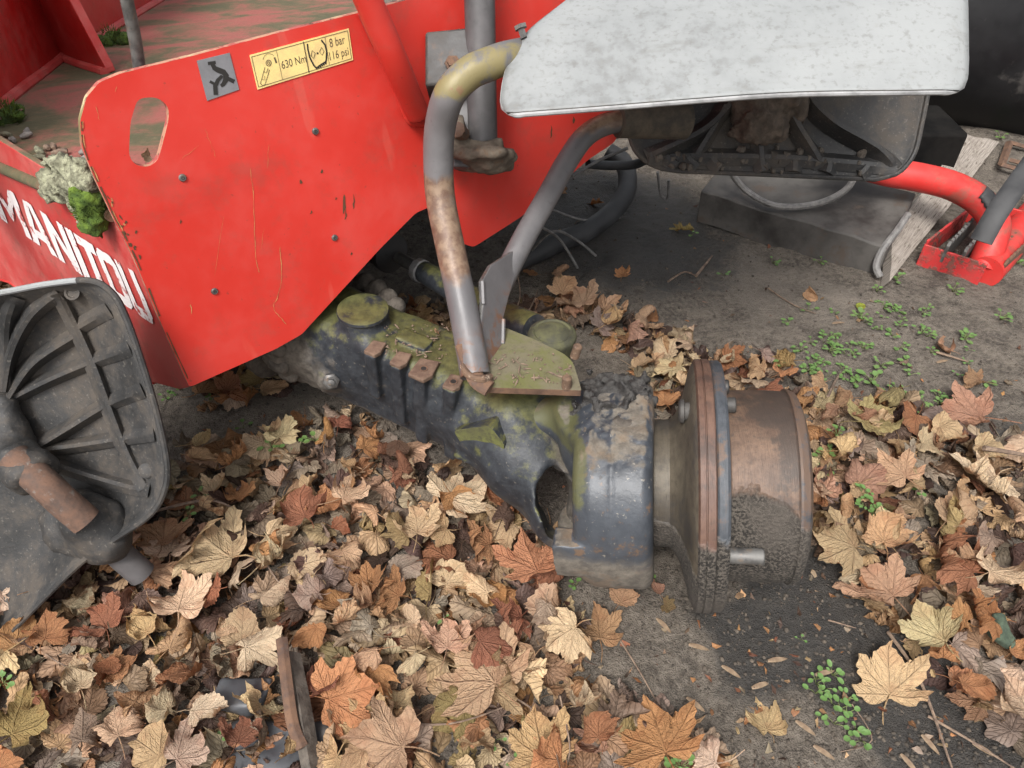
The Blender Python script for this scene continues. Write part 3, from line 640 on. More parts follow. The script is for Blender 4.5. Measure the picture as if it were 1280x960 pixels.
for ch, wd in wds:
    V, Fs = [], []; e = 0
    for qd in glyph[ch]:
        # subdivide outlines a little and roughen them, as worn paint is
        pts = []
        for i in range(len(qd)):
            a_, b_ = np.array(qd[i]), np.array(qd[(i+1) % len(qd)])
            for k in range(5): q = a_+(b_-a_)*k/5; pts.append(q+(np.array([rr.uniform(-.025, .025), rr.uniform(-.014, .014)]) if k else 0))
        n0 = len(V); V += [B(*Lp(t0+(wd)*p[0]*1.0+.018*p[1], p[1]), .0006+e*.0002) for p in pts]; Fs.append(tuple(range(n0, n0+len(pts)))); e += 1
    me = mesh('letter', V, Fs, [LETTER]); bm = bmesh.new(); bm.from_mesh(me); bmesh.ops.triangulate(bm, faces=bm.faces); bm.to_mesh(me); bm.free()
    link('letter', me, front); t0 += wd+gap
# ---- labels on the side panel
def quadmap(q): 
    q = [np.array(p, float) for p in q]
    return lambda s, t: (q[0]*(1-s)+q[1]*s)*(1-t)+(q[3]*(1-s)+q[2]*s)*t      # TL TR BR BL, t downward
def strokes(name, lines, qm, mat, parent, off=.0016):
    V, Fs = [], []; asp = 1
    for pts, wd in lines:
        q = [qm(*p) for p in pts]; v, f = ribbon('', q, wd, mat, None, A, off+.00004*len(Fs) % .0004); n0 = len(V); V += v; Fs += [tuple(i+n0 for i in g) for g in f]
    return link(name, mesh(name, V, Fs, [mat]), parent)
def text(name, s, qm, box, mat, parent, off=.0015, thick=.012):
    c = bpy.data.curves.new('t', 'FONT'); c.body = s; c.offset = thick; o = bpy.data.objects.new('t', c); COL.objects.link(o)
    dg = bpy.context.evaluated_depsgraph_get(); me = bpy.data.meshes.new_from_object(o.evaluated_get(dg)); bpy.data.objects.remove(o)
    xs_ = [v.co.x for v in me.vertices]; ys_ = [v.co.y for v in me.vertices]; x0, x1 = min(xs_), max(xs_)
    for v in me.vertices:
        s_ = box[0]+(box[2]-box[0])*(v.co.x-x0)/(x1-x0); t_ = box[3]+(box[1]-box[3])*(v.co.y)/.72; v.co = Vector(A(*qm(s_, t_), off))
    me.materials.clear(); me.materials.append(mat); me.name = name; return link(name, me, parent)
yq = [(312, 69), (436, 35.5), (441.5, 75), (322, 112)]; qm = quadmap(yq)
ys_l = plate('yellow_label', [A(*qm(s, t), .0012) for s, t in ((0, 0), (.5, 0), (1, 0), (1, 1), (.5, 1), (0, 1))], -NA*.0008, [YEL], LIFT); ys_l['label'] = 'faded yellow label with wheel torque and tyre pressure'
text('label_text', '630 Nm', qm, (.285, .40, .535, .64), INK2, ys_l, thick=.0); text('label_text', '8 bar', qm, (.79, .14, .945, .42), INK2, ys_l, thick=0); text('label_text', '116 psi', qm, (.77, .54, .965, .80), INK2, ys_l, thick=0)
fr = .04; L = [([(.015, .06), (.985, .06)], .7), ([(.985, .06), (.985, .94)], .7), ([(.985, .94), (.015, .94)], .7), ([(.015, .94), (.015, .06)], .7), ([(.265, .06), (.265, .94)], .5), ([(.54, .03), (.54, .97)], 1.3), ([(.755, .06), (.755, .94)], .5)]
strokes('label_frame', L, qm, INK2, ys_l)
circ = lambda cx, cy, r, n=12, a0=0, a1=360, asp=3.3: [(cx+r*math.cos(math.radians(a0+(a1-a0)*k/n)), cy+r*asp*math.sin(math.radians(a0+(a1-a0)*k/n))) for k in range(n+1)]
L = [(circ(.165, .36, .026), .9), (circ(.165, .36, .012), .9), (circ(.175, .3, .062, 8, 200, 330), .5), ([(.12, .45), (.04, .86)], .7), ([(.16, .55), (.085, .92)], .7), ([(.10, .55), (.12, .62), (.15, .5)], .8), ([(.065, .74), (.09, .8), (.10, .68)], .6), ([(.04, .86), (.06, .93), (.085, .92)], .6), ([(.232, .25), (.24, .42)], 2.2)]
strokes('torque_icon', L, qm, INK2, ys_l)
L = [([(.575, .12), (.57, .3), (.575, .55), (.60, .8), (.62, .9)], 2.0), ([(.715, .12), (.745, .3), (.75, .5), (.735, .72), (.72, .84)], 2.0), ([(.62, .9), (.67, .84), (.72, .8)], 1.6)]
for k in range(6): L.append(([(.622+k*.019, .88-.015*k), (.627+k*.019, .95-.015*k)], 2.0))
L += [([(.59, .5), (.61, .36), (.635, .46), (.61, .6), (.59, .5)], .8), ([(.725, .48), (.705, .34), (.68, .46), (.70, .58), (.725, .48)], .8), (circ(.657, .48, .005), 1.2)]
strokes('tyre_icon', L, qm, INK, ys_l)
gq = [(246, 76), (287, 66), (299, 112), (259, 126)]; qg = quadmap(gq)
gl = plate('grey_label', [A(*qg(s, t), .0012) for s, t in ((0, 0), (1, 0), (1, 1), (0, 1))], -NA*.0008, [GREYL], LIFT); gl['label'] = 'grey square label with black hook and strap symbol'
L = [([(.30, .13), (.53, .15)], 4.0), ([(.42, .16), (.45, .28), (.55, .36), (.68, .44), (.73, .55), (.68, .66), (.58, .74), (.50, .76)], [5, 6, 7, 7, 7, 6.5, 5.5, 4]), ([(.62, .52), (.46, .60), (.34, .72), (.29, .93)], [4, 5, 5.5, 5.5]), ([(.22, .57), (.33, .66)], 3.4), ([(.75, .63), (.92, .76)], 5)]
strokes('hook_icon', L, qg, INK, gl)
# ---- grey rod behind the panel, red guard tube, grey post
pd = lambda u, v: float(np.dot(A(u, v)-C0, camv(0, 0, 1)))
rp_ = [P(168, 45, pd(175, 90)-.0), P(150, -40, pd(175, 90)-.06)]
rod = tube('grey_rod', [P(175, 90, pd(175, 90)+.03), P(168, 45, pd(175, 90)-.0), rp_[1], rp_[1]+(rp_[1]-rp_[0])*5], .0075, STEELGREY, LIFT, seg=10)
gp = [P(447, -30, pd(447, -30)-.075), P(468, 18, pd(468, 18)-.07), P(495, 80, pd(495, 80)-.06), P(520, 138, pd(520, 138)-.022)]
tube('guard_tube', [gp[0]+(gp[0]-gp[1])*5]+gp, [.0185, .0185, .019, .0185], RED, LIFT, seg=20)
obj('guard_tube_end', lathe_geo(gp[-1], nrm(gp[-1]-gp[-2]), [(-.002, .0182), (.005, .0178), (.010, .012), (.0115, .005)], 20), RED, LIFT)
tube('weld_bead', [A(492, 95, .004), A(500, 120, .004), A(507, 140, .004), A(514, 152, .004), A(528, 154, .004)], .006, RED, LIFT, seg=8)
tube('weld_bead', [A(452, 16, .004), A(462, 38, .004), A(472, 58, .004)], .006, RED_FRONT, LIFT, seg=8)
dpo = pd(600, 150)-.07
post = tube('post', [P(598, -60, dpo-.10)+(P(598, -60, dpo-.10)-P(601, 60, dpo-.05))*3, P(598, -60, dpo-.10), P(601, 60, dpo-.05), P(604, 192, dpo)], .0225, POST_M, LIFT, seg=28, n=2)
ax_ = nrm(P(604, 192, dpo)-P(601, 60, dpo-.05))
def ffl(X):
    c = P(604, 192, dpo); d = s_cyl(X, c-ax_*.006, c+ax_*.004, .052, .002); d = np.maximum(d, -(X-c)@nrm(camv(-.2, 0, 1))*0-1)
    d = smin(d, s_cyl(X, c-ax_*.02, c, .032, .004), .012); d = smin(d, s_box(X, c-camv(.045, 0, -.01)-ax_*.02, camv(1, 0, 0), camv(0, 1, 0), camv(0, 0, 1), (.018, .03, .04), .006), .012)
    d = smin(d, s_ell(X, c+ax_*.012+camv(.006, 0, 0), camv(1, 0, 0), camv(0, 1, 0), camv(0, 0, 1), (.045, .016, .045)), .01)
    return d+fbm(X*60, 2)*.0035
c = P(604, 192, dpo); sdf_obj('post_foot', ffl, c-.12, c+.12, .0045, m_simple('muddy_rust', (.06, .045, .033), (.15, .12, .09), 40, (.8, 1), .8, .003, spots=(.10, .055, .03)), post)
o = obj('post_bracket', box_geo(P(572, 84, dpo-.02), camv(1, .1, 0), camv(0, 1, 0), camv(0, 0, 1), .045, .04, .04), DARKMET, LIFT, bevel=.004)
obj('bolt', lathe_geo(P(566, 80, dpo-.065), camv(0, 0, -1), [(0, .012), (.004, .012), (.0045, .008), (.012, .008)], 6), RUST, o)
obj('post_strap', box_geo(P(581, 150, dpo+.0), camv(.03, 1, 0), camv(1, 0, 0), camv(0, 0, 1), .075, .016, .01), POST_M, LIFT, bevel=.003)
obj('bolt', lathe_geo(P(573, 163, dpo-.05), camv(-.3, 0, -1), [(-.02, .011), (.004, .012), (.006, .006)], 8), RUST, LIFT)
# ---- black cover upper right, behind the mudguard
def fcov(X):
    a = P(1120, -30, 2.45); b = P(1480, 40, 2.35); d = s_cap(X, a, b, .42, .42); return d
sdf_obj('black_cover', fcov, P(1120, -30, 2.45)-.6, P(1480, 40, 2.35)+.6, .03, BLACKCLEAN, LIFT)
0 and tube('cover_trim', [P(1195, 166, 2.22), P(1240, 170, 2.2), P(1285, 186, 2.2)], .004, RED_DARK, LIFT, seg=8)
# ---------------------------------------------------------------- axle
KP = np.array([.135, .775, 0.])                                # king pin
AX1 = P(650, 560, 1.20)+np.array([0, .03, .035]); AX0 = P(392, 447, 1.34)+np.array([0, .03, .045])
ad = nrm(AX1-AX0); aside = nrm(np.cross(ad, [0, 0, 1])); aup = np.cross(aside, ad)
if aside[1] > 0: aside = -aside                                  # towards the camera
if aup[2] < 0: aup = -aup
AS, AH = .060, .084                                            # half breadth and half height of the beam
def ax_pt(t, sd_, up): return AX0+ad*t+aside*sd_+aup*up
def on_top(u, v, up=AH): return onplane(u, v, AX0+aup*up, aup)
def on_side(u, v, sd_=AS): return onplane(u, v, AX0+aside*sd_, aside)
def t_for(u, sd_, up):
    lo_t, hi_t = -.2, .6
    for _ in range(40):
        m_t = (lo_t+hi_t)/2
        if proj(ax_pt(m_t, sd_, up))[0] < u: lo_t = m_t
        else: hi_t = m_t
    return lo_t
ribs = [(t_for(u, AS+.004, AH), lo_up) for u, lo_up in ((467, -.01), (499, -.05), (528, -.07), (565, -.075))]
PADC = on_side(600, 562, AS+.010)
def f_axle(X):
    d = s_box(X, (AX0*.55+AX1*.45)-aup*.004, ad, aside, aup, (.175, AS, AH), .022)
    d = smin(d, s_cap(X, AX0-aup*.005, AX0+ad*.10, .088, .074), .03)
    d = smin(d, s_cyl(X, AX0-ad*.035, AX0+ad*.012, .100, .010), .012)                     # flange
    cb = on_top(455, 400, AH); d = smin(d, s_cyl(X, cb-aup*.06, cb+aup*.018, .038, .006), .018)   # filler boss
    d = smin(d, s_cap(X, on_side(412, 474, AS-.01), on_side(412, 474, AS+.012), .022), .012)
    # fork end: body drops and widens, arms above and below the king pin
    d = smin(d, s_cap(X, AX0*.3+AX1*.7-aup*.0, P(655, 565, 1.18), .070, .072), .03)
    d = smin(d, s_cap(X, P(640, 520, 1.16), P(715, 512, 1.19), .050, .045), .03)
    d = smin(d, s_cap(X, P(655, 575, 1.20), P(712, 652, 1.20), .062, .045), .035)
    hc = P(692, 625, 1.15); hu, hv, hw = camv(1, .18, 0), camv(-.18, 1, 0), camv(.0, 0, 1); d = smin(d, s_ell(X, hc, hu, hv, hw, (.046, .078, .055)), .02); d = smax(d, -(s_ell(X, hc+hu*.004, hu, hv, hw, (.033, .060, .17))+fbm(X*28, 2)*.006), .008)
    # pad with algae
    d = smin(d, s_box(X, PADC, ad, nrm(aside*.7-aup*.9), nrm(aup*.7+aside*.9), (.034, .027, .016), .003), .006)
    for t, lu in ribs: d = smin(d, s_box(X, ax_pt(t, AS, (AH+lu)/2+.001), ad, aside, aup, (.0105, .017, (AH-lu)/2), .003), .004)
    d = smin(d, s_box(X, on_top(518, 425), ad, aside, aup, (.030, .016, .0045), .002), .003)
    return d+fbm(X*26, 2)*.0018+fbm(X*90, 2)*.0009*np.clip((-.20-X[..., 0])*12, .3, 3)
lo = np.minimum(AX0, AX1)-.17; hi = np.maximum(AX0, AX1)+.17
AXLE = sdf_obj('axle_housing', f_axle, lo, np.array([.13, hi[1], hi[2]]), .0036, AXLE_M, LIFT)
RUSTBOSS = m_simple('rust_boss_top', (.085, .05, .034), (.16, .105, .072), 50, (.8, .95), .6, .001)
for k, (t, lu) in enumerate(ribs):
    c = ax_pt(t, AS, AH+.001); r = aup; g_ = 1.25 if k == 2 else .9
    v = [c+r*.004+ad*a_*.015*g_+aside*q*.017*g_ for a_, q in ((-1, -.9), (.6, -1.3), (1, .2), (.7, 1), (-.8, 1))]
    plate('rib_boss', v, -r*.008, [RUSTBOSS], AXLE, bevel=.002)
    if k >= 2: obj('bolt_hole', lathe_geo(c+r*.0042, r, [(-.001, .0062), (.0012, .0062), (.0012, .0046), (.0004, .0044)], 16), RUST, AXLE); obj('hole_shade', lathe_geo(c+r*.0042, r, [(0, .0045), (.0008, .0045)], 14), INK, AXLE)
cb = on_top(455, 400, AH)
ALG2 = M('thick_green_algae'); n1 = ALG2.noise(25, 5, .7); n2 = ALG2.noise(90, 4, .7)
ALG2.col(ALG2.mix(ALG2.ramp(n2, .45, .7, 0, .7), ALG2.mix(ALG2.ramp(n1, .3, .65), (.115, .12, .034), (.072, .07, .03)), (.04, .038, .024))); ALG2.rough(.95); ALG2.bump(n2, .6, .002)
pv = [on_side(u, v, AS+.030) for u, v in roundpoly([(566, 538), (612, 532), (632, 558), (624, 574), (588, 574)], 6, 3)]
plate('cast_pad', pv, -aside*.03, [ALG2.m, AXLE_M], AXLE, bevel=.004)
obj('filler_cap', lathe_geo(cb+aup*.016, aup, [(0, .041), (.003, .0425), (.007, .0415), (.009, .036), (.0085, .03), (.009, .012)], 32), AXLE_M, AXLE)
c = on_side(414, 477, AS+.026); pn = nrm(camv(.25, -.35, -1))
obj('drain_plug', lathe_geo(c, pn, [(-.01, .014), (.0, .014), (.003, .010), (.003, .0065), (.009, .0065), (.010, .004)], 6), STEELGREY, AXLE)
# hub of flange bolts, caked in mud
e1 = aup; e2 = aside; k = 0
for th in range(-12, 348, 24):
    t = math.radians(th); c = AX0-ad*.002+.090*(math.cos(t)*e2+math.sin(t)*e1)
    obj('flange_bolt', lathe_geo(c, ad, [(-.01, .0155), (.012, .0155), (.018, .012), (.021, .006)], 9), MUD, AXLE, ang=60)
# differential side going under the chassis
def f_diff(X):
    a = AX0-ad*.03; b = AX0-ad*.30+np.array([0, .05, .0]); d = s_cap(X, a, b, .080, .095); d = smin(d, s_cyl(X, a-ad*.02, a-ad*.05, .118, .01), .02)
    return d+fbm(X*30, 3)*.004
a = AX0; sdf_obj('differential_casing', f_diff, np.minimum(a, a-ad*.5)-.2, np.maximum(a, a-ad*.5)+.25, .008, MUD, LIFT)
# second ring of nuts seen above the housing
for (u, v, d_) in [(437, 350, 1.36), (458, 352, 1.35), (473, 360, 1.34), (486, 372, 1.33), (496, 383, 1.32), (446, 344, 1.37)]:
    obj('casing_nut', lathe_geo(P(u, v, d_), nrm(ad+camv(0, .5, -.5)), [(-.02, .017), (.006, .016), (.012, .011), (.014, .004)], 10), MUD, AXLE, ang=60)

# ---------------------------------------------------------------- steering knuckle
HY, HZ = HUB[1], HUB[2]
X_, Y_, Z_ = np.array([1., 0, 0]), np.array([0, 1., 0]), np.array([0, 0, 1.])
KC = np.array([(hx(728)+hx(816))/2, HY, HZ-.004])
def f_kn(X0):
    X = hub_local(X0); n0 = X0
    q = X-KC; hw_ = (hx(817)-hx(727))/2; pr = (np.abs(q[..., 1]/1.02)**2.6+np.abs(q[..., 2])**2.6)**(1/2.6); xr = q[..., 0]/hw_
    rad_ = .142-.010*np.clip(-xr-.55, 0, 1)/.45-.006*np.clip(xr-.75, 0, 1)/.25
    dr1 = pr-rad_; dx1 = np.abs(q[..., 0])-hw_; e_ = .010; d = np.hypot(np.maximum(dr1+e_, 0), np.maximum(dx1+e_, 0))+np.minimum(np.maximum(dr1+e_, dx1+e_), 0)-e_
    # upper boss and cap arm
    d = smin(d, s_cyl(X, [.135, .735, .20], [.135, .735, .318], .068, .010), .018)
    d = smin(d, s_cap(X, [.10, .755, .285], [.03, .755, .27], .036, .03), .02)
    # lower boss
    d = smin(d, s_cyl(X, [.105, .70, .035], [.105, .70, .10], .05, .010), .02)
    # skirt at the lower left of the front face, set a little proud
    q = X-KC; rr2 = np.hypot(q[..., 1], q[..., 2]); ang = np.degrees(np.arctan2(q[..., 2], -q[..., 1]))
    sk = np.maximum(np.abs(rr2-.124)-.024, np.maximum(np.abs(X[..., 0]-(hx(728)-.004))-.030, np.abs(ang-2)-16)*1.0); sk = np.maximum(np.abs(rr2-.126)-.021, np.maximum(np.abs(X[..., 0]-hx(728))-.030, (np.abs(ang+2)-15)*math.pi/180*.12)); d = smin(d, sk, .004)
    # raised seam and shallow panel on the front
    s = np.abs(X[..., 0]-hx(771)); d = d-.0018*np.exp(-(s/.003)**2)
    g = np.exp(-((X[..., 0]-.165)/.03)**2); up = np.clip((X[..., 2]-.315)*40, 0, 1)+np.clip((.07-X[..., 2])*20, 0, 1)
    return d+fbm(X*16, 2)*.0005+fbm(X*90, 3)*.0030*up
KN = sdf_obj('steering_knuckle', f_kn, [-.04, .52, -.02], [.26, .98, .36], .0034, KNUCK_M, LIFT)
# grease and mud heap, cap bolts on the king pin
def f_gr(X):
    X = hub_local(X)
    d = s_ell(X, [.145, .745, .325], X_, Y_, Z_, (.042, .045, .020)); d = smin(d, s_cap(X, [.175, .765, .325], [.192, .75, .30], .018), .02)
    d = d+fbm(X*60, 4)*.012
    return smax(d, -s_ell(X, [.150, .735, .345], X_, Y_, Z_, (.022, .020, .018)), .006)
sdf_obj('grease_clump', f_gr, [.02, .68, .26], [.27, .92, .40], .0032, GREASE, KN)
def f_md(X):
    X = hub_local(X)
    d = s_cap(X, [.125, .672, .312], [.185, .690, .315], .013, .013)
    for c in ([.128, .676, .320], [.172, .692, .330], [.192, .735, .325], [.155, .682, .318]): d = smin(d, s_cyl(X, np.array(c)-Z_*.02, np.array(c)+Z_*.008, .0145, .003), .008)
    d = smin(d, s_box(X, [.165, .702, .312], X_, Y_, Z_, (.035, .022, .012), .005), .01)
    return d+fbm(X*50, 3)*.0045
sdf_obj('mud_crust', f_md, [.04, .62, .26], [.27, .90, .38], .0032, MUD, KN)
# ---------------------------------------------------------------- hub bell, flange, brake drum (turned shapes on the wheel axis)
c0 = HUB-HUB[0]*WX; px = lambda v: v/F*1.10
bell = [(hx(812), .03), (hx(814), px(76)), (hx(818), px(80)), (hx(836), px(80)), (hx(843), px(86)), (hx(850), px(100)), (hx(856), px(122)), (hx(860), px(140)), (hx(864), px(150)), (hx(866), px(152))]
HUBO = obj('hub_bell', lathe_geo(c0, WX, bell, 72), BELL_M, LIFT)
fl = [(hx(865), .05), (hx(865), px(152)), (hx(867), px(156)), (hx(873), px(156.5)), (hx(873.6), px(154.8)), (hx(874.6), px(154.8)), (hx(875.2), px(156.5)), (hx(883), px(156.5)), (hx(884.5), px(155)), (hx(884.5), .05)]
FLG = obj('hub_flange', lathe_geo(c0, WX, fl, 96), FLANGE_M, LIFT, ang=30)
fl2 = [(hx(885), .05), (hx(885), px(153)), (hx(887), px(154.5)), (hx(896), px(154.5)), (hx(899), px(152)), (hx(900), px(146)), (hx(901), px(124)), (hx(901), .05)]
obj('drum_flange', lathe_geo(c0, WX, fl2, 96), RIM_M, LIFT, ang=30)
dr = [(hx(900), .05), (hx(900), px(121)), (hx(904), px(117.5)), (hx(930), px(117)), (hx(955), px(117.3)), (hx(977), px(116)), (hx(979), px(117.5))]
DRUM = obj('brake_drum', lathe_geo(c0, WX, dr+[(hx(979), .05)], 96), DRUM_M, LIFT, ang=30)
rm = [(hx(979), .06), (hx(979), px(118.5)), (hx(982), px(119)), (hx(990), px(115)), (hx(995), px(104)), (hx(997), px(84)), (hx(997), .06), (hx(992), .058), (hx(992), .02)]
obj('drum_rim', lathe_geo(c0, WX, rm, 96), RIM_M, DRUM, ang=30)
def stud(th, x0, x1, r, mat, name='wheel_stud', head=None):
    t = math.radians(th); c = c0+.148*(math.sin(t)*WZ-math.cos(t)*WY)*np.array([1, 1, 1]); prof = [(hx(x0), r)]
    n = int((hx(x1)-hx(x0))/.0022); 
    for i in range(n): xx = hx(x0)+(hx(x1)-hx(x0))*(i+.5)/n; prof.append((xx, r*(1.0 if i % 2 else .93)))
    prof += [(hx(x1)-.001, r), (hx(x1), r*.85)]; s = obj(name, lathe_geo(c, WX, prof, 20), mat, FLG, ang=50)
    if head: obj('stud_head', lathe_geo(c, WX, [(hx(head[0]), head[2]*.9), (hx(head[0])+.003, head[2]), (hx(head[1]), head[2])], 24), mat, s, ang=50) if False else None
    return s
stud(11, 898, 940, .0115, STEELGREY); stud(118, 898, 908, .011, DARKMET); stud(96, 898, 912, .011, DARKMET)
t = math.radians(92); cst = c0+.145*(math.sin(t)*WZ-math.cos(t)*WY)
obj('wheel_stud', lathe_geo(cst, WX, [(hx(846), .013), (hx(848), .0165), (hx(852), .0165), (hx(853), .0125), (hx(866), .0125)], 20), DARKMET, FLG, ang=40)
for th in (205, 255): stud(th, 898, 935, .0115, STEELGREY)

# ---------------------------------------------------------------- steering cylinder and tie rod
tub = [P(470, 308, 1.50), P(492, 320, 1.47)]
obj('steering_cylinder', lathe_geo(P(440, 292, 1.55), nrm(P(505, 325, 1.46)-P(440, 292, 1.55)), [(0, .036), (.10, .036), (.103, .030), (.115, .030), (.117, .040), (.130, .040), (.133, .032), (.136, .02)], 32), BLACKRUB, LIFT)
tube('cylinder_rod', [P(498, 322, 1.47), P(530, 340, 1.42)], .0125, STEELGREY, LIFT, n=1)
obj('lock_collar', lathe_geo(P(521, 336, 1.43), nrm(P(560, 356, 1.38)-P(521, 336, 1.43)), [(0, .021), (.003, .0235), (.016, .0235), (.018, .020)], 10), m_simple('pale_worn_collar', (.15, .15, .15), (.3, .29, .28), 40, (.4, .7), .3, .001, spots=(.22, .12, .06)), LIFT)
TIE = tube('tie_rod', [P(530, 340, 1.42), P(565, 360, 1.36), P(625, 392, 1.27), P(668, 412, 1.21)], [.021, .023, .025, .026], AXLE_M, LIFT, seg=20)
cb2 = P(690, 422, 1.165)
obj('ball_joint', lathe_geo(cb2-Z_*.035, Z_, [(0, .030), (.012, .037), (.034, .0375), (.040, .0385), (.044, .037), (.048, .030), (.046, .027), (.051, .020), (.053, .010)], 36), m_simple('ball_joint_algae', (.035, .034, .022), (.09, .088, .04), 40, (.7, .9), .6, .001, spots=(.05, .045, .035)), LIFT)

# ---------------------------------------------------------------- mudguard bracket
zb = .338
bp_px = [(597, 452), (612, 430), (628, 408), (668, 424), (705, 442), (716, 452), (722, 470), (727, 488), (600, 484), (598, 474)]
ALG = M('algae_plate'); n1 = ALG.noise(14, 5, .7); n2 = ALG.noise(70, 5, .7)
c = ALG.mix(ALG.ramp(n1, .35, .6), (.13, .112, .072), (.105, .105, .034)); c = ALG.mix(ALG.ramp(n2, .52, .7, 0, .6), c, (.06, .045, .03)); ALG.col(c); ALG.rough(.9); ALG.bump(n2, .6, .002)
pl = [Z(u, v, zb) for u, v in roundpoly(bp_px, [4, 4, 6, 6, 6, 6, 4, 2, 10, 6], 4)]
BR = plate('bracket_plate', pl, -Z_*.011, [ALG.m, RUST], LIFT, bevel=.0015)
obj('bracket_pin', lathe_geo(Z(708, 484, zb), Z_, [(0, .007), (.018, .007), (.021, .004)], 12), PINRUST, BR)
obj('bracket_pin', lathe_geo(Z(718, 446, zb), nrm(Z_+X_*.2), [(0, .007), (.02, .007), (.022, .005)], 12), PINRUST, BR)
# upturned end of the plate that carries the tube
tw = [P(579, 440, 1.075), P(600, 484, 1.04), P(612, 486, 1.035), P(640, 470, 1.06), P(620, 428, 1.10), P(597, 380, 1.09)]
V, Fs = [], []
up_px = [(584, 452, 600, 488), (580, 436, 618, 486), (576, 418, 628, 470)]
t1 = [P(594, 470, 1.052), P(589, 440, 1.06), P(577, 376, 1.075), P(563, 310, 1.085), P(551, 250, 1.08), P(548, 205, 1.06), P(550, 160, 1.03), P(562, 118, .99), P(586, 92, .985), P(612, 80, .99), P(632, 73, 1.0), P(662, 66, 1.03)]
BTUBE = tube('bracket_tube', t1, .0215, TUBE_M, LIFT, seg=28, n=8)
t2 = [P(607, 402, 1.13), P(624, 360, 1.155), P(655, 298, 1.18), P(686, 243, 1.215), P(708, 203, 1.235), P(732, 170, 1.25), P(762, 154, 1.26), P(800, 150, 1.27)]
tube('bracket_tube', t2, .0185, TUBE2_M, LIFT, seg=24, n=8)
gq_ = [P(592, 474, 1.045), P(604, 380, 1.078), P(601, 352, 1.082), P(618, 330, 1.10), P(645, 312, 1.155), P(652, 322, 1.17), P(628, 372, 1.14), P(624, 400, 1.12), P(627, 430, 1.11), P(620, 452, 1.085), P(612, 470, 1.065)]
gn = nrm(np.cross(gq_[1]-gq_[0], gq_[5]-gq_[0])); gq_ = [q-np.dot(q-gq_[0], gn)*gn for q in gq_]
plate('bracket_gusset', gq_, gn*.008, [TUBE_M, STEELGREY], LIFT, bevel=.002)
ub = catmull([P(580, 430, 1.05), P(588, 455, 1.045), P(597, 476, 1.035), P(612, 486, 1.03)], 5)
V, Fs = tube_geo(ub, .013, 12, flat=.5); obj('bracket_bend', (V, Fs), RUST, LIFT)

wb = [P(578, 456, 1.04), P(583, 466, 1.035), P(592, 472, 1.03), P(604, 474, 1.03), P(614, 470, 1.04)]
V, Fs = tube_geo(catmull(wb, 4), [.004, .006, .0045, .0065, .004], 8); obj('weld_bead', (V, Fs), PINRUST, LIFT)
for a_, b_ in ((gq_[1], gq_[2]), (gq_[7], gq_[8])): V, Fs = tube_geo([a_, (a_+b_)/2, b_], .0035, 6); obj('weld_bead', (V, Fs), TUBE_M, LIFT)
dbr = random.Random(31); V, Fs = [], []
for k in range(160):                                            # dirt crumbs and needles lying on the plate and the beam
    if k % 2: p = Z(dbr.uniform(605, 715), dbr.uniform(440, 480), zb+.0015)
    else: p = on_top(dbr.uniform(480, 560), dbr.uniform(405, 455))+aup*.001
    r = dbr.uniform(.0006, .0022); a = dbr.uniform(0, 3.14); dv = np.array([math.cos(a), math.sin(a), 0])*r*dbr.choice([1, 1, 4]); v, f = tube_geo([p-dv, p+dv*.01+Z_*r*.3, p+dv], [r*.4, r*.8, r*.4], 5); k0 = len(V); V += v; Fs += [tuple(i+k0 for i in g) for g in f]
o = obj('dirt_crumbs', (V, Fs), TWIG, LIFT); o['kind'] = 'stuff'
# ---------------------------------------------------------------- mudguards
def shell(name, grid, thick, mats, parent, sub=1):
    """grid[i][j] of points -> two-sided shell: mats[0] on the outer side, mats[1] inside, mats[2] rim"""
    G = np.array(grid); ni, nj = G.shape[:2]; V = G.reshape(-1, 3)
    I = np.arange(ni*nj).reshape(ni, nj); Q = np.stack([I[:-1, :-1], I[1:, :-1], I[1:, 1:], I[:-1, 1:]], -1).reshape(-1, 4)
    me = mesh(name, V, Q, mats, smooth=True); o = link(name, me, parent)
    s = o.modifiers.new('s', 'SOLIDIFY'); s.thickness = thick; s.offset = -1; s.material_offset = 1; s.material_offset_rim = 2 if len(mats) > 2 else 0
    return o
# near lip, crown and hanging rear of the guard above the missing wheel
L0, R0 = P(613, 143, .95), P(1221, 113, .90)
dl, dr_ = nrm(R0-L0), None
arc = []                                                       # (depth along the camera axis, height) pairs by section: (t, left px/depth, right px/depth)
secs = [((611, 146), .948, (1222, 114), .905), ((613, 118), .965, (1224, 86), .915), ((622, 78), .985, (1223, 45), .93), ((646, 38), 1.01, (1220, 0), .955), ((690, 2), 1.05, (1217, -42), .985), ((735, -30), 1.11, (1214, -75), 1.04), ((765, -45), 1.18, (1205, -80), 1.12),
        ((780, -35), 1.25, (1196, -60), 1.20), ((786, 0), 1.315, (1187, -15), 1.27), ((786, 60), 1.37, (1176, 50), 1.33), ((780, 120), 1.40, (1165, 110), 1.365), ((782, 165), 1.41, (1155, 160), 1.38), ((792, 195), 1.415, (1146, 200), 1.385), ((805, 212), 1.415, (1135, 226), 1.385)]
sl_ = catmull([P(*s[0], s[1]) for s in secs], 5); sr_ = catmull([P(*s[2], s[3]) for s in secs], 5); ns = len(sl_); NJ = 44; G = []
nseg = len(secs)-1
mids = [(a+b)/2 for a, b in zip(sl_, sr_)]; arcl = np.concatenate([[0], np.cumsum([np.linalg.norm(mids[i+1]-mids[i]) for i in range(ns-1)])])
def inset(a, R): return R-math.sqrt(max(0, R*R-(R-a)**2)) if a < R else 0.
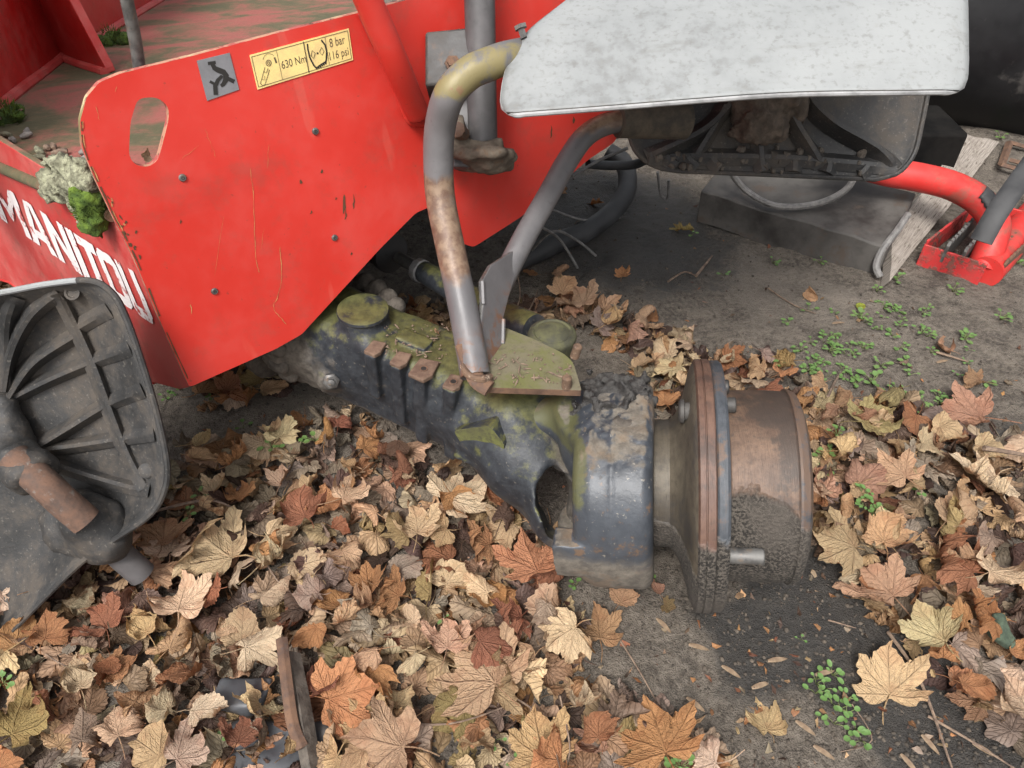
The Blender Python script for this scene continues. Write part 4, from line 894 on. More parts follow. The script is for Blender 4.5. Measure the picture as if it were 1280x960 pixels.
for i in range(ns):
    row = []; ti = i/(ns-1); wd_ = np.linalg.norm(sr_[i]-sl_[i]); ins = (inset(arcl[i], .035)+inset(arcl[-1]-arcl[i], .06))/wd_
    for j in range(NJ+1):
        s = ins+(1-2*ins)*j/NJ; a, b = sl_[i], sr_[i]; p = a+(b-a)*s
        tang = nrm((sl_[min(i+1, ns-1)]+sr_[min(i+1, ns-1)])-(sl_[max(i-1, 0)]+sr_[max(i-1, 0)])); nn = nrm(np.cross(nrm(b-a), tang)); 
        if nn[2] < 0 and ti < .5: nn = -nn
        e = min(s, 1-s); fall = math.exp(-(e/.035)**2)
        cvec = HUB+np.array([0, .25, .35])-p; cin = nrm(cvec)
        p = p+cin*(.016*fall)-cin*.010*math.sin(math.pi*s)
        row.append(p)
    G.append(row)
MG = shell('mudguard', G, .005, [BLACKPL2, PALE, BLACKPL], LIFT); MG['label'] = 'chalky white topped mudguard with ribbed muddy underside'
Gg = np.array(G)
# rolled bead along the near lip and the sides
BEADM = m_simple('bead_grey', (.17, .17, .17), (.32, .32, .32), 30, (.5, .7), .3, .001)
tube('lip_bead', [Gg[i][0] for i in range(24, -1, -3)]+[Gg[0][j] for j in range(1, NJ, 2)]+[Gg[i][NJ] for i in range(0, 25, 3)], .0035, BEADM, MG, seg=8, n=2)
tube('lip_bead', [Gg[i][0] for i in range(ns-26, ns, 2)]+[Gg[-1][j] for j in range(1, NJ, 2)]+[Gg[i][NJ] for i in range(ns-1, ns-27, -2)], .0045, BLACKPL2, MG, seg=8, n=2)
def Gat(ti, s, off=0.0):
    i = ti*(ns-1); i0 = int(min(i, ns-2)); f = i-i0; j = s*NJ; j0 = int(min(j, NJ-1)); g_ = j-j0
    p = (Gg[i0][j0]*(1-f)+Gg[i0+1][j0]*f)*(1-g_)+(Gg[i0][j0+1]*(1-f)+Gg[i0+1][j0+1]*f)*g_
    tv = nrm(Gg[i0+1][j0]-Gg[i0][j0]); sv = nrm(Gg[i0][j0+1]-Gg[i0][j0]); n = nrm(np.cross(sv, tv)); c = HUB+np.array([0, .25, .3])-p
    if np.dot(n, c) < 0: n = -n
    return p+n*off
def strip(name, f, pts, h, mat, parent, thick=.010, n=6):
    """a rib standing on a shell along the path pts; h its heights"""
    q = catmull([np.array(p, float) for p in pts], n); hs_ = np.interp(np.linspace(0, 1, len(q)), np.linspace(0, 1, len(h)), h)
    base = [f(p[0], p[1], .003) for p in q]; top = [f(p[0], p[1], .003+hh) for p, hh in zip(q, hs_)]
    V, Fs = [], []
    for i in range(len(q)):
        t = nrm(base[min(i+1, len(q)-1)]-base[max(i-1, 0)]); u = nrm(top[i]-base[i]+1e-6); sd_ = nrm(np.cross(t, u))*thick/2
        V += [base[i]-sd_*3.2, base[i]+sd_*3.2, top[i]+sd_*.8, top[i]-sd_*.8]
    for i in range(len(q)-1):
        for k in range(4): k2 = (k+1) % 4; Fs.append((4*i+k, 4*i+k2, 4*i+4+k2, 4*i+4+k))
    Fs += [(0, 1, 2, 3), tuple(4*(len(q)-1)+k for k in (3, 2, 1, 0))]
    return obj(name, (V, Fs), mat, parent, ang=30)
# ribs inside the hanging rear part (t along the arch, s across)
for pts, h in [([(.93, .02), (.90, .12), (.84, .28), (.78, .36)], [.004, .02, .03, .03]), ([(.94, .20), (.88, .26), (.80, .33)], [.003, .022, .03]), ([(.955, .97), (.90, .84), (.83, .66), (.77, .58)], [.004, .03, .04, .03]), ([(.95, .68), (.88, .60), (.79, .52)], [.004, .03, .035]),
               ([(.93, .02), (.925, .3), (.93, .6), (.95, .97)], [.006, .012, .012, .006]), ([(.985, .45), (.92, .45), (.84, .45)], [.008, .014, .02]), ([(.965, .10), (.93, .10)], [.008, .012]), ([(.97, .18), (.93, .18)], [.008, .012]), ([(.98, .72), (.94, .70)], [.008, .012]), ([(.975, .27), (.93, .27)], [.008, .012]), ([(.98, .58), (.93, .57)], [.008, .012]), ([(.98, .86), (.95, .85)], [.008, .01])]:
    strip('rib', Gat, pts, h, BLACKPL2, MG)
def f_mc(X):
    d = 9
    for (t, s, r) in [(.80, .47, .045), (.835, .43, .04), (.80, .55, .03), (.855, .50, .025), (.79, .38, .03)]: d = smin(d, np.linalg.norm(X-Gat(t, s, .02), axis=-1)-r, .02)
    return d+fbm(X*45, 3)*.012
c = Gat(.82, .47, .02); sdf_obj('mud_clump', f_mc, c-.17, c+.17, .0055, m_simple('dry_brown_mud', (.05, .038, .028), (.12, .092, .07), 50, (.9, 1), 1, .004), MG)
mr = random.Random(9)
for k in range(60):                                             # mud left hanging along the rib line
    t = mr.choice([.93, .93, .975, .9]); c = Gat(t+mr.uniform(-.012, .012), mr.uniform(.05, .9), .008); r = mr.uniform(.003, .010)
    V = [c+r*np.array([math.cos(a)*math.cos(b), math.sin(a)*math.cos(b), math.sin(b)])*mr.uniform(.6, 1.3) for b in (-.9, 0, .9) for a in np.arange(0, 6.28, 1.05)][:18]
    bm = bmesh.new(); [bm.verts.new(v) for v in V]; bmesh.ops.convex_hull(bm, input=bm.verts); me = bpy.data.meshes.new('mud_lump'); bm.to_mesh(me); bm.free(); me.materials.append(MUD); link('mud_lump', me, MG)
# clamp where the bracket tube enters at the left side, rear socket
obj('clamp_bolt', lathe_geo(P(652, 38, .995), camv(-.35, 1, -.2), [(-.01, .005), (.002, .005), (.002, .009), (.007, .009)], 6), STEELGREY, MG)
obj('tube_socket', lathe_geo(P(772, 152, 1.262), nrm(P(830, 150, 1.29)-P(772, 152, 1.262)), [(0, .021), (.001, .027), (.05, .03), (.13, .034)], 24), m_simple('socket_mud', (.045, .037, .029), (.10, .08, .058), 40, (.8, 1), .8, .003), MG)

# ---- the detached guard lying at the left, seen from inside
out_px = [(-260, 430), (-120, 385), (0, 366), (60, 355), (112, 351), (140, 366), (158, 398), (178, 455), (197, 520), (209, 580), (205, 615), (188, 643), (150, 670), (105, 700), (55, 748), (0, 806), (-60, 880), (-260, 900)]
oc = np.array([-30., 600.]); od = {0: 1.10}
def rimd(u, v): return .96+(v-350)/450*.155-(u-100)/1000*.03   # depth of the rim: leans on the litter along its lower edge
def lgd(u, v, k):                                               # k 0 at the rim .. 1 in the dish
    return rimd(u, v)+.075*(1-(1-k)**2.2)
outs = catmull([np.array(p, float) for p in out_px+[out_px[0]]], 6)[:-1]; NR_ = 16; G2 = []
for kk in range(NR_+1):
    k = kk/NR_; G2.append([P(*(oc+(p-oc)*(1-k*.985)), lgd(*(oc+(p-oc)*(1-k*.985)), min(1, k*2.2))) for p in outs+[outs[0]]])
LG = thing('mudguard', 'detached black mudguard with ribbed inside and rusty tube, lying on leaves under the front panel', 'mudguard', Z(60, 760, 0))
G2i = G2[::-1]
def shell2(name, grid, thick, mats, parent): return shell(name, grid, thick, mats, parent)
LGS = shell2('guard_shell', G2, .005, [BLACKPL, PALE, PALE], LG)
tube('rim_bead', [P(p[0], p[1], rimd(*p)-.001) for p in outs[:24]], .004, PALE, LG, seg=8, n=1); tube('rim_bead', [P(p[0], p[1], rimd(*p)-.001) for p in outs[22:102]], .0045, BLACKPL, LG, seg=8, n=1)
def Lg(u, v, off=0.0):
    # locate along the ray from the centre through the outline
    q = np.array([u, v], float)-oc; a = math.atan2(q[1], q[0]); best = min(outs, key=lambda p: abs(math.atan2(p[1]-oc[1], p[0]-oc[0])-a)); k = 1-np.linalg.norm(q)/np.linalg.norm(best-oc)
    return P(u, v, lgd(u, v, min(1, max(0, k)*2.2))-off)
BP = BLACKPL
for pts, h in [([(4, 490), (14, 440), (38, 395), (72, 366)], [.05, .045, .03, .006]), ([(8, 500), (40, 455), (92, 420)], [.045, .035, .018]), ([(10, 500), (60, 475), (115, 452), (162, 436)], [.03, .03, .022, .006]), ([(44, 560), (85, 535), (135, 505), (178, 488)], [.04, .035, .022, .006]),
               ([(50, 562), (100, 556), (150, 548), (192, 542)], [.03, .022, .015, .005]), ([(62, 578), (110, 594), (160, 608), (186, 612)], [.03, .022, .015, .006]), ([(74, 366), (98, 415), (118, 460), (140, 520), (160, 570), (182, 610)], [.008, .022, .024, .022, .018, .006]), ([(96, 410), (120, 396), (136, 388)], [.018, .012, .004]),
               ([(12, 500), (8, 440), (10, 400), (20, 372)], [.035, .03, .02, .006]), ([(-20, 500), (-60, 430), (-70, 390)], [.04, .03, .006])]:
    strip('rib', Lg, pts, [q*.72 for q in h], BP, LG, thick=.007)
rt = [P(18, 572, 1.03), P(52, 602, 1.025), P(80, 628, 1.035), P(108, 652, 1.05)]
tube('rusty_tube', rt, .0215, m_simple('dark_rusty_tube', (.055, .035, .027), (.135, .075, .05), 35, (.7, .95), .7, .002, spots=(.15, .13, .115)), LG, seg=20)
def f_sk(X):
    d = s_cap(X, P(-15, 545, 1.09), P(38, 590, 1.04), .034, .031); d = smin(d, s_cap(X, P(5, 505, 1.06), P(15, 560, 1.08), .016, .03), .03); d = smin(d, s_cyl(X, P(20, 572, 1.05), P(48, 598, 1.035), .033, .004), .006)
    return d+fbm(X*40, 3)*.003
sdf_obj('tube_socket', f_sk, P(10, 560, 1.06)-.13, P(30, 570, 1.05)+.13, .0045, BLACKPL, LG)
def f_sk2(X):
    d = s_cap(X, P(104, 650, 1.066), P(132, 676, 1.09), .030, .030); return smin(d, s_ell(X, P(100, 655, 1.10), camv(1, 0, 0), camv(0, 1, 0), camv(0, 0, 1), (.06, .05, .02)), .03)+fbm(X*40, 2)*.002
sdf_obj('tube_socket', f_sk2, P(104, 650, 1.08)-.13, P(132, 676, 1.09)+.13, .0045, BLACKPL, LG)
tube('stub_tube', [P(120, 665, 1.10), P(150, 693, 1.125), P(178, 718, 1.15)], .0205, POST_M, LG, seg=20)
obj('rim_hole', lathe_geo(Lg(90, 366, .004), camv(.1, 0, -1), [(-.003, .010), (.001, .010), (.001, .007), (-.001, .006)], 14), BLACKPL2, LG)
obj('rim_stud', lathe_geo(Lg(184, 588, .0), camv(.1, 0, -1), [(-.003, .012), (.005, .011), (.007, .007)], 16), BLACKPL, LG)
# ---------------------------------------------------------------- channel, plank, step, hoses
def solid(name, fr, th, mat, parent=None, bevel=.002): return plate(name, fr, th, [mat] if not isinstance(mat, list) else mat, parent, bevel=bevel)
# bent steel channel lying behind the hub
a0, a1 = Z(870, 277, -.004), Z(1096, 349, -.004); hh_ = .085
b0, b1 = a0+Z_*hh_+Y_*.012, a1+Z_*hh_+Y_*.012; dv = nrm(np.cross(Z_, a1-a0)); dv = dv if dv[1] > 0 else -dv
c0_, c1_ = b0+dv*.24+Z_*.035, b1+dv*.24+Z_*.035; e0, e1 = c0_+dv*.01-Z_*.12, c1_+dv*.01-Z_*.12
n_ = 24; V, Fs = [], []; prof = [(a0, a1), (b0, b1), (c0_, c1_), (e0, e1)]; m_ = 4
for i in range(n_+1):
    for k, (p, q) in enumerate(prof): V.append(p+(q-p)*i/n_+float(fbm(np.array([[i*.35, k*3., 1.]]), 2)[0])*.0025*np.array([0, 1, 1.]))
for i in range(n_):
    for k in range(m_-1): Fs.append((i*m_+k, (i+1)*m_+k, (i+1)*m_+k+1, i*m_+k+1))
for i in (0, n_): Fs.append(tuple(i*m_+k for k in range(m_)))
o = obj('steel_channel', (V, Fs), TROUGH, ang=25, bevel=.004)
rebase(o, (a0+a1)/2); tag(o, 'long dark folded steel channel on the soil below the muddy end of the mudguard', 'steel channel')
# plank
p0, p1, p2, p3 = Z(1112, 352, .03), Z(1115, 293, .06), Z(1205, 168, .075), Z(1250, 177, .045)
pn = nrm(np.cross(p3-p0, p1-p0)); pn = pn if np.dot(pn, p0-C0) > 0 else -pn
p2 = onplane(1205, 168, p0, pn)
nU, nV = 30, 7; V = []; Fs = []; UV = []
for sd_ in (0, 1):
    for i in range(nU+1):
        for j in range(nV+1):
            s, t = i/nU, j/nV; t2 = t*(.8+.2*min(1, s*3)) if False else t; e = .004*math.sin(s*9) if t in (0, 1) else 0
            V.append((p0*(1-t)+p1*t)*(1-s)+(p3*(1-t)+p2*t)*s+pn*(.03*sd_+float(fbm(np.array([[s*8, t*3, 3.]]), 2)[0])*.004)+nrm(p1-p0)*e)
N_ = (nU+1)*(nV+1); q_ = lambda i, j, k: k*N_+i*(nV+1)+j
for i in range(nU):
    for j in range(nV): Fs += [(q_(i, j, 0), q_(i, j+1, 0), q_(i+1, j+1, 0), q_(i+1, j, 0)), (q_(i, j, 1), q_(i+1, j, 1), q_(i+1, j+1, 1), q_(i, j+1, 1))]
for i in range(nU): Fs += [(q_(i, 0, 0), q_(i+1, 0, 0), q_(i+1, 0, 1), q_(i, 0, 1)), (q_(i, nV, 0), q_(i, nV, 1), q_(i+1, nV, 1), q_(i+1, nV, 0))]
for j in range(nV): Fs += [(q_(0, j, 0), q_(0, j, 1), q_(0, j+1, 1), q_(0, j+1, 0)), (q_(nU, j, 0), q_(nU, j+1, 0), q_(nU, j+1, 1), q_(nU, j, 1))]
me = mesh('wooden_plank', V, Fs, [WOOD]); autosmooth(me, 35); uvl = me.uv_layers.new(name='UVMap')
for l in me.loops: i, j = divmod(l.vertex_index % N_, nV+1); uvl.data[l.index].uv = (i/nU*.8, j/nV*.16)
o = link('wooden_plank', me)
rebase(o, p0); tag(o, 'weathered grey wooden plank leaning beside the red step', 'plank')
obj('shade_block', box_geo([1.06, 2.05, .085], X_, Y_, Z_, .19, .10, .08), BLACKSHADE, LIFT, bevel=.01)  # added black block, stands in for the dark shade under the machine
pl_ = [Z(1135, 205, .10), Z(1160, 190, .10), Z(1148, 215, .02), Z(1130, 230, .02)]
# loops of cable on and around the channel
def cable(name, pts, r, mat, label, cat='cable', base=None, group=None, seg=8, n=8):
    q = catmull(pts, n); V, Fs = tube_geo(q, r, seg); me = autosmooth(mesh(name, V, Fs, [mat])); o = link(name, me); rebase(o, base if base is not None else pts[0]); return tag(o, label, cat, group)
cable('braided_cable', [Z(908, 195, .20), Z(917, 220, .15), Z(935, 240, .11), Z(965, 256, .10), Z(1000, 258, .10), Z(1035, 250, .12), Z(1062, 232, .16), Z(1075, 200, .22)], .0085, WIRE_M, 'grey braided cable sagging in a loop over the dark steel channel')
cable('braided_cable', [Z(1135, 268, .12), Z(1120, 290, .10), Z(1103, 312, .07), Z(1095, 332, .04), Z(1100, 346, .02)], .0085, WIRE_M, 'short grey cable hanging down over the near end of the plank')
cable('black_hose', [Z(640, 330, .03), Z(700, 302, .035), Z(735, 288, .035), Z(768, 262, .04), Z(784, 235, .05), Z(780, 205, .08), Z(760, 190, .1)], .026, BLACKRUB, 'thick black hose curving along the ground in the shade under the red panel', 'hose', seg=16)
cable('black_hose', [Z(735, 205, .16), Z(765, 207, .14), Z(795, 205, .15), Z(815, 195, .2)], .012, BLACKRUB, 'thinner black hose crossing above the thick one beside the mudguard socket', 'hose', seg=12)
for pts, r, lb in [([Z(655, 325, .015), Z(690, 290, .12), Z(720, 300, .06), Z(745, 320, .02)], .0035, 'thin wire bent over the soil just left of the thick black hose'), ([Z(690, 262, .10), Z(730, 275, .06), Z(775, 272, .03)], .003, 'thin straight wire lying across the thick black hose'),
                   ([Z(715, 220, .15), Z(750, 200, .17), Z(785, 185, .2)], .004, 'thin cable under the bottom edge of the red panel'), ([Z(676, 283, .18), Z(700, 300, .09), Z(722, 335, .01)], .0035, 'thin dark wire running down to the curled leaf near the tubes')]:
    cable('wire', pts, r, WIRE_M, lb, 'wire', seg=6)
cable('wire', [Z(822, 215, .12), Z(826, 243, .05), Z(834, 247, .04), Z(836, 225, .10)], .004, WIRE_M, 'small wire loop hanging below the left corner of the hanging mudguard end', 'wire', seg=6)

# ---- red tubular step with serrated rungs
ST = thing('access_step', 'red tubular step frame with serrated bars, at the right beside the plank', 'step', Z(1225, 345, 0))
tp = [Z(1040, 195, .20), Z(1105, 214, .185), Z(1150, 222, .18), Z(1192, 233, .165), Z(1225, 252, .14), Z(1243, 278, .11), Z(1239, 305, .07), Z(1226, 338, .022)]
tube('step_tube', tp, .034, RED_STEP, ST, seg=26, n=8)
tube('step_tube', [Z(1232, 340, .03), Z(1252, 318, .03), Z(1290, 270, .04), Z(1330, 230, .04)], .038, RED_STEP, ST, seg=18)
def bar(name, a, b, h, t, mat, teeth=0):
    a, b = np.array(a), np.array(b); d = nrm(b-a); s = nrm(np.cross(d, Z_)); L_ = np.linalg.norm(b-a); pts = [a, b]
    top = []
    if teeth:
        for i in range(teeth):
            x0 = L_*i/teeth; top += [a+d*x0+Z_*h, a+d*(x0+L_/teeth*.35)+Z_*(h+.010), a+d*(x0+L_/teeth*.7)+Z_*(h+.010), a+d*(x0+L_/teeth*.95)+Z_*h]
    else: top = [a+Z_*h, b+Z_*h]
    return plate(name, [a]+top+[b] if False else [a, b]+top[::-1], s*t, [mat], ST, bevel=0 if teeth else .002)
fa, fb = Z(1145, 330, .0), Z(1222, 356, .0); bar('frame_bar', fa, fb, .06, .006, RED_MUD)
bar('frame_bar', Z(1147, 326, .006), Z(1200, 284, .006), .06, .006, RED_MUD); bar('frame_bar', Z(1205, 276, .0), Z(1290, 300, .0), .07, .006, RED_STEP)
bar('serrated_rung', Z(1174, 327, .03), Z(1216, 283, .03), .045, .007, STEELGREY, 11); bar('serrated_rung', Z(1196, 332, .03), Z(1232, 292, .03), .04, .007, STEELGREY, 9)
bar('serrated_rung', Z(1243, 352, .01), Z(1300, 296, .01), .05, .006, RUST, 14); bar('serrated_rung', Z(1230, 336, .03), Z(1290, 278, .03), .03, .005, RUST, 14)
def ring_seg(path, rad, a0_, a1_, nseg, off):
    V, Fs = [], []; n = len(path)
    for i, p in enumerate(path):
        t = nrm(path[min(i+1, n-1)]-path[max(i-1, 0)]); u = nrm(np.cross(t, Z_)); w2 = np.cross(u, t)
        if w2[2] < 0: w2 = -w2
        for k in range(nseg+1): a = math.radians(a0_+(a1_-a0_)*k/nseg+rr.uniform(-6, 6)*(k in (0, nseg))); V.append(p+(rad+off)*(math.cos(a)*u+math.sin(a)*w2))
    for i in range(n-1):
        for k in range(nseg): q = i*(nseg+1)+k; Fs.append((q, q+1, q+nseg+2, q+nseg+1))
    return V, Fs
tpc = catmull(tp, 8); o = obj('black_tape', ring_seg(tpc[30:38], .034, 30, 90, 5, .0015), BLACKRUB, ST); o.modifiers.new('s', 'SOLIDIFY').thickness = -.002
sp_ = [Z(1226, 302, .19), Z(1245, 268, .24), Z(1275, 225, .29), Z(1330, 150, .36)]
V, Fs = tube_geo(catmull(sp_, 5), .022, 12, flat=.35); o = link('rubber_strap', autosmooth(mesh('rubber_strap', V, Fs, [BLACKRUB]))); rebase(o, sp_[0]); tag(o, 'black rubber strap lying up against the red step tube at the edge of view', 'strap')
# rusty frame beyond the plank
RF = thing('drain_grate', 'small rusty angle iron frame on the soil beyond the plank', 'grate', Z(1262, 205, 0))
for a, b in [((1262, 178), (1252, 206)), ((1252, 206), (1290, 216)), ((1262, 200), (1290, 207)), ((1262, 178), (1290, 186))]:
    V, Fs = tube_geo([Z(*a, .02), Z(*b, .02)], .011, 4, flat=.6); obj('frame_rail', (V, Fs), RUST, RF, ang=20)
# ---- rusty strip with black edge at the bottom, black plastic under leaves
RS = thing('rusty_strip', 'rusty flat steel strip on a black bar poking up from the leaves at the bottom', 'steel strip', Z(370, 900, 0))
sa = [Z(352, 797, .075), Z(358, 850, .07), Z(366, 905, .055), Z(378, 935, .045)]
V, Fs = tube_geo(catmull(sa, 5), .009, 4, flat=.5); obj('steel_band', (V, Fs), RUST, RS, ang=20, bevel=.0015)
V, Fs = tube_geo(catmull([Z(364, 820, .05), Z(376, 880, .045), Z(386, 940, .03), Z(396, 990, .02)], 5), .013, 4, flat=1.2); obj('wooden_bar', (V, Fs), m_simple('dark_wet_wood', (.05, .042, .035), (.13, .11, .09), 50, (.6, .9), .8, .003), RS, ang=20)
def f_pl(X):
    d = s_box(X, Z(345, 960, .008), camv(1, .1, 0), Y_, Z_, (.07, .06, .006), .003); d = smin(d, s_box(X, Z(300, 868, .016), camv(1, -.4, 0), Y_, Z_, (.035, .022, .008), .004), .01)
    return d+fbm(X*22, 2)*.006
c = Z(320, 900, .03); o = sdf_obj('black_plastic_scrap', f_pl, c-np.array([.16, .16, .05]), c+np.array([.16, .16, .05]), .004, m_simple('black_plastic_scrap', (.03, .031, .035), (.075, .078, .085), 10, (.35, .6), .3, .002, spots=(.06, .05, .04)))
rebase(o, c); tag(o, 'dark grey plastic scrap half buried in leaves left of the rusty strip', 'plastic scrap')

# ---------------------------------------------------------------- moss and bark on the deck corner
def clump(name, c, r, mat, label, cat, seed, squash=.7, amp=.35, h=.004, drop=None, fq=30):
    c = np.asarray(c, float); rs = np.random.RandomState(seed); offs = [(rs.uniform(-.6, .6, 3)*r*np.array([1, 1, .4]), rs.uniform(.35, .65)*r) for _ in range(9)]
    def f(X):
        d = np.linalg.norm((X-c)/np.array([1, 1, squash]), axis=-1)-r*.6
        for o_, q in offs: d = smin(d, np.linalg.norm((X-c-o_), axis=-1)-q, r*.15)
        if drop is not None: d = smin(d, s_cap(X, c, c+drop, r*.5, r*.2), r*.3)
        return d+fbm(X*fq/r*.03+seed, 3)*amp*r
    o = sdf_obj(name, f, c-r*2.2, c+r*2.2+0, h, mat); rebase(o, c); return tag(o, label, cat)
def fuzz(name, base_obj_c, r, mat, n, seed, ln=.012, nrmv=Z_, parent=None):
    rs = random.Random(seed); V, Fs = [], []
    for _ in range(n):
        d = nrm([rs.gauss(0, 1), rs.gauss(0, 1), rs.gauss(0, 1)]); 
        if np.dot(d, nrm(C0-base_obj_c)) < -.3: d = -d
        p = base_obj_c+d*r*rs.uniform(.75, 1.1); t = nrm(np.cross(d, [rs.random(), rs.random(), rs.random()])); e = p+nrm(d+.5*Z_)*ln*rs.uniform(.5, 1.2); k = len(V)
        V += [p-t*.0013, p+t*.0013, e]; Fs.append((k, k+1, k+2))
    o = link(name, mesh(name, V, Fs, [mat]), parent); o['kind'] = 'stuff'; return o
mo = thing('moss_clump', 'bright green moss cushion hanging off the front corner below the bark debris', 'moss', B(114, 262, .02))
def f_mo(X):
    d = s_cap(X, B(112, 248, .012), B(118, 276, .016), .021, .018); d = smin(d, s_cap(X, B(118, 276, .012), B(126, 294, .010), .016, .005), .01)
    return d+fbm(X*80, 3)*.006
c = B(114, 262, .015); sdf_obj('moss_cushion', f_mo, c-.09, c+.09, .003, MOSS, mo); fuzz('moss_tufts', B(113, 256, .013), .023, MOSS, 1400, 3, .004, parent=mo)
BK = thing('bark_debris', 'grey green lichen crusted bark lying over the front edge of the deck beside the moss', 'bark', Cc(85, 215))
def f_bk(X):
    d = 9.
    for (a, b, r) in [((62, 222), (112, 232), .016), ((66, 240), (104, 222), .019), ((80, 205), (108, 226), .017), ((95, 250), (108, 284), .013), ((60, 205), (84, 198), .010), ((70, 240), (96, 252), .012), ((100, 205), (112, 228), .012)]:
        va = B(*a, .010); vb = B(*b, .010); d = smin(d, s_cap(X, va, vb, r, r*.8), .008)
    q = fbm(X*np.array([30, 30, 60.]), 2); return d+np.abs(np.sin(X@np.array([170., 60, 190])+q*3))*.0045+fbm(X*70, 3)*.0035
c = B(95, 232, .01); sdf_obj('lichen_crust', f_bk, c-.13, c+.13, .0028, LICHEN, BK)
dr = random.Random(12)
for k in range(26):
    u, v = dr.uniform(5, 130), dr.uniform(165, 215)
    if v > 175+u*.35+20 or v < 150+u*.25: continue
    c = Cc(u, v, .006); a = dr.uniform(0, 3.14); L_ = dr.uniform(.006, .016); ax = np.array([math.cos(a), math.sin(a), 0]); V, Fs = tube_geo([c-ax*L_, c, c+ax*L_], [.003, .006, .003], 7)
    obj('bark_flake', (V, Fs), dr.choice([LICHEN, PEB, TWIG]), BK, ang=60)
def mossd(u, v, r, label, seed, f=Cc):
    t = thing('moss_clump', label, 'moss', f(u, v, .0)); c0m = f(u, v, .008); rs = np.random.RandomState(seed); offs = [(rs.uniform(-1, 1)*D1*r+rs.uniform(-1, 1)*NA*r*.7, rs.uniform(.3, .5)*r) for _ in range(8)]
    def ff(X):
        d = 9.
        for o_, q in offs: d = smin(d, np.linalg.norm(X-c0m-o_, axis=-1)-q, .012)
        return d+fbm(X*70, 3)*.006
    sdf_obj('moss_cushion', ff, c0m-r*2, c0m+r*2, .0035, MOSSD, t); fuzz('moss_tufts', c0m, r*.95, MOSS, 500, seed, .012, parent=t)
    for k in range(14):
        o_ = offs[k % 8][0]; c = c0m+o_*1.15+NC*.01; a = rs.uniform(0, 3.14); ax = np.array([math.cos(a), math.sin(a), .2])*rs.uniform(.006, .014); V, Fs = tube_geo([c-ax, c+ax], [.003, .0015], 5); obj('debris_bit', (V, Fs), TWIG, t)
mossd(140, 52, .040, 'dark green moss with debris between the gusset and the grey rod', 21); mossd(6, 148, .032, 'green moss tuft on the deck at the left edge of the view', 22)
o = clump('wet_moss_wad', Z(1252, 788, .02), .020, m_simple('teal_moss', (.03, .045, .03), (.075, .10, .065), 60, (.8, 1), 1, .004), 'dark grey green wad of moss on the leaves near the right edge', 'moss', 31, amp=.5, h=.003)
# dry leaf and twig bits lodged on the machine
# ---------------------------------------------------------------- leaves
def L_(*c): return lin(*c)
TAN, BUFF, ORANGE, RUSTC, DARK, GREYB, OLIVE, PINK = 'tan', 'pale buff', 'orange brown', 'reddish brown', 'dark brown', 'grey brown', 'olive yellow', 'pinkish brown'
RGB = {TAN: (.43, .29, .17), BUFF: (.48, .365, .24), ORANGE: (.36, .185, .085), RUSTC: (.24, .105, .058), DARK: (.10, .062, .045), GREYB: (.27, .21, .155), OLIVE: (.25, .19, .085), PINK: (.31, .185, .115)}
half = [(0, 1.0), (.05, .88), (.13, .83), (.17, .76), (.27, .70), (.28, .64), (.30, .59), (.35, .60), (.38, .65), (.42, .60), (.52, .68), (.74, .70), (.68, .58), (.72, .47), (.63, .40), (.64, .30), (.56, .24), (.52, .17),
        (.56, .14), (.64, .08), (.86, .04), (.74, -.06), (.70, -.16), (.56, -.16), (.48, -.26), (.30, -.24), (.14, -.14), (.03, -.05)]
def outline(kind, rs):
    if kind == 'maple':
        sc = [1, rs.uniform(.85, 1.12), rs.uniform(.75, 1.1)]; R, Lf = [], []
        for side_, dst in ((1, R), (-1, Lf)):
            w1, w2 = rs.uniform(.88, 1.1), rs.uniform(.85, 1.1)
            for i, (x, y) in enumerate(half):
                k = w1 if 7 <= i <= 16 else (w2 if i > 16 else 1); dst.append((side_*x*k*rs.uniform(.97, 1.03), (y*k if i > 6 else y)+rs.uniform(-.015, .015)))
        pts = R+Lf[::-1][:-1] if False else R+Lf[::-1]
        pts = R+[p for p in Lf[::-1][:-1]]
    elif kind == 'ovate':
        pts = []
        for i in range(44):
            a = 2*math.pi*i/44; r = 1; x = .52*math.sin(a)*(1+.18*math.cos(a)*-1); y = .42+.58*math.cos(a)
            j = (1.05 if i % 2 else .95); pts.append((x*j*rs.uniform(.97, 1.03), y if i in (0, 22) else .42+(y-.42)*j))
    else:                                                       # torn piece
        pts = []
        for i in range(30): a = 2*math.pi*i/30; r = .55*(1+.25*math.sin(2*a+rs.uniform(-.4, .4))+rs.uniform(-.14, .14)); pts.append((r*math.sin(a), .25+r*math.cos(a)))
    out = []                                                    # add a midpoint with small teeth
    n = len(pts)
    for i in range(n):
        a = np.array(pts[i]); b = np.array(pts[(i+1) % n]); out.append(a); m = (a+b)/2; d = b-a; out.append(m+np.array([-d[1], d[0]])*rs.uniform(-.10, .14))
    return np.array(out)
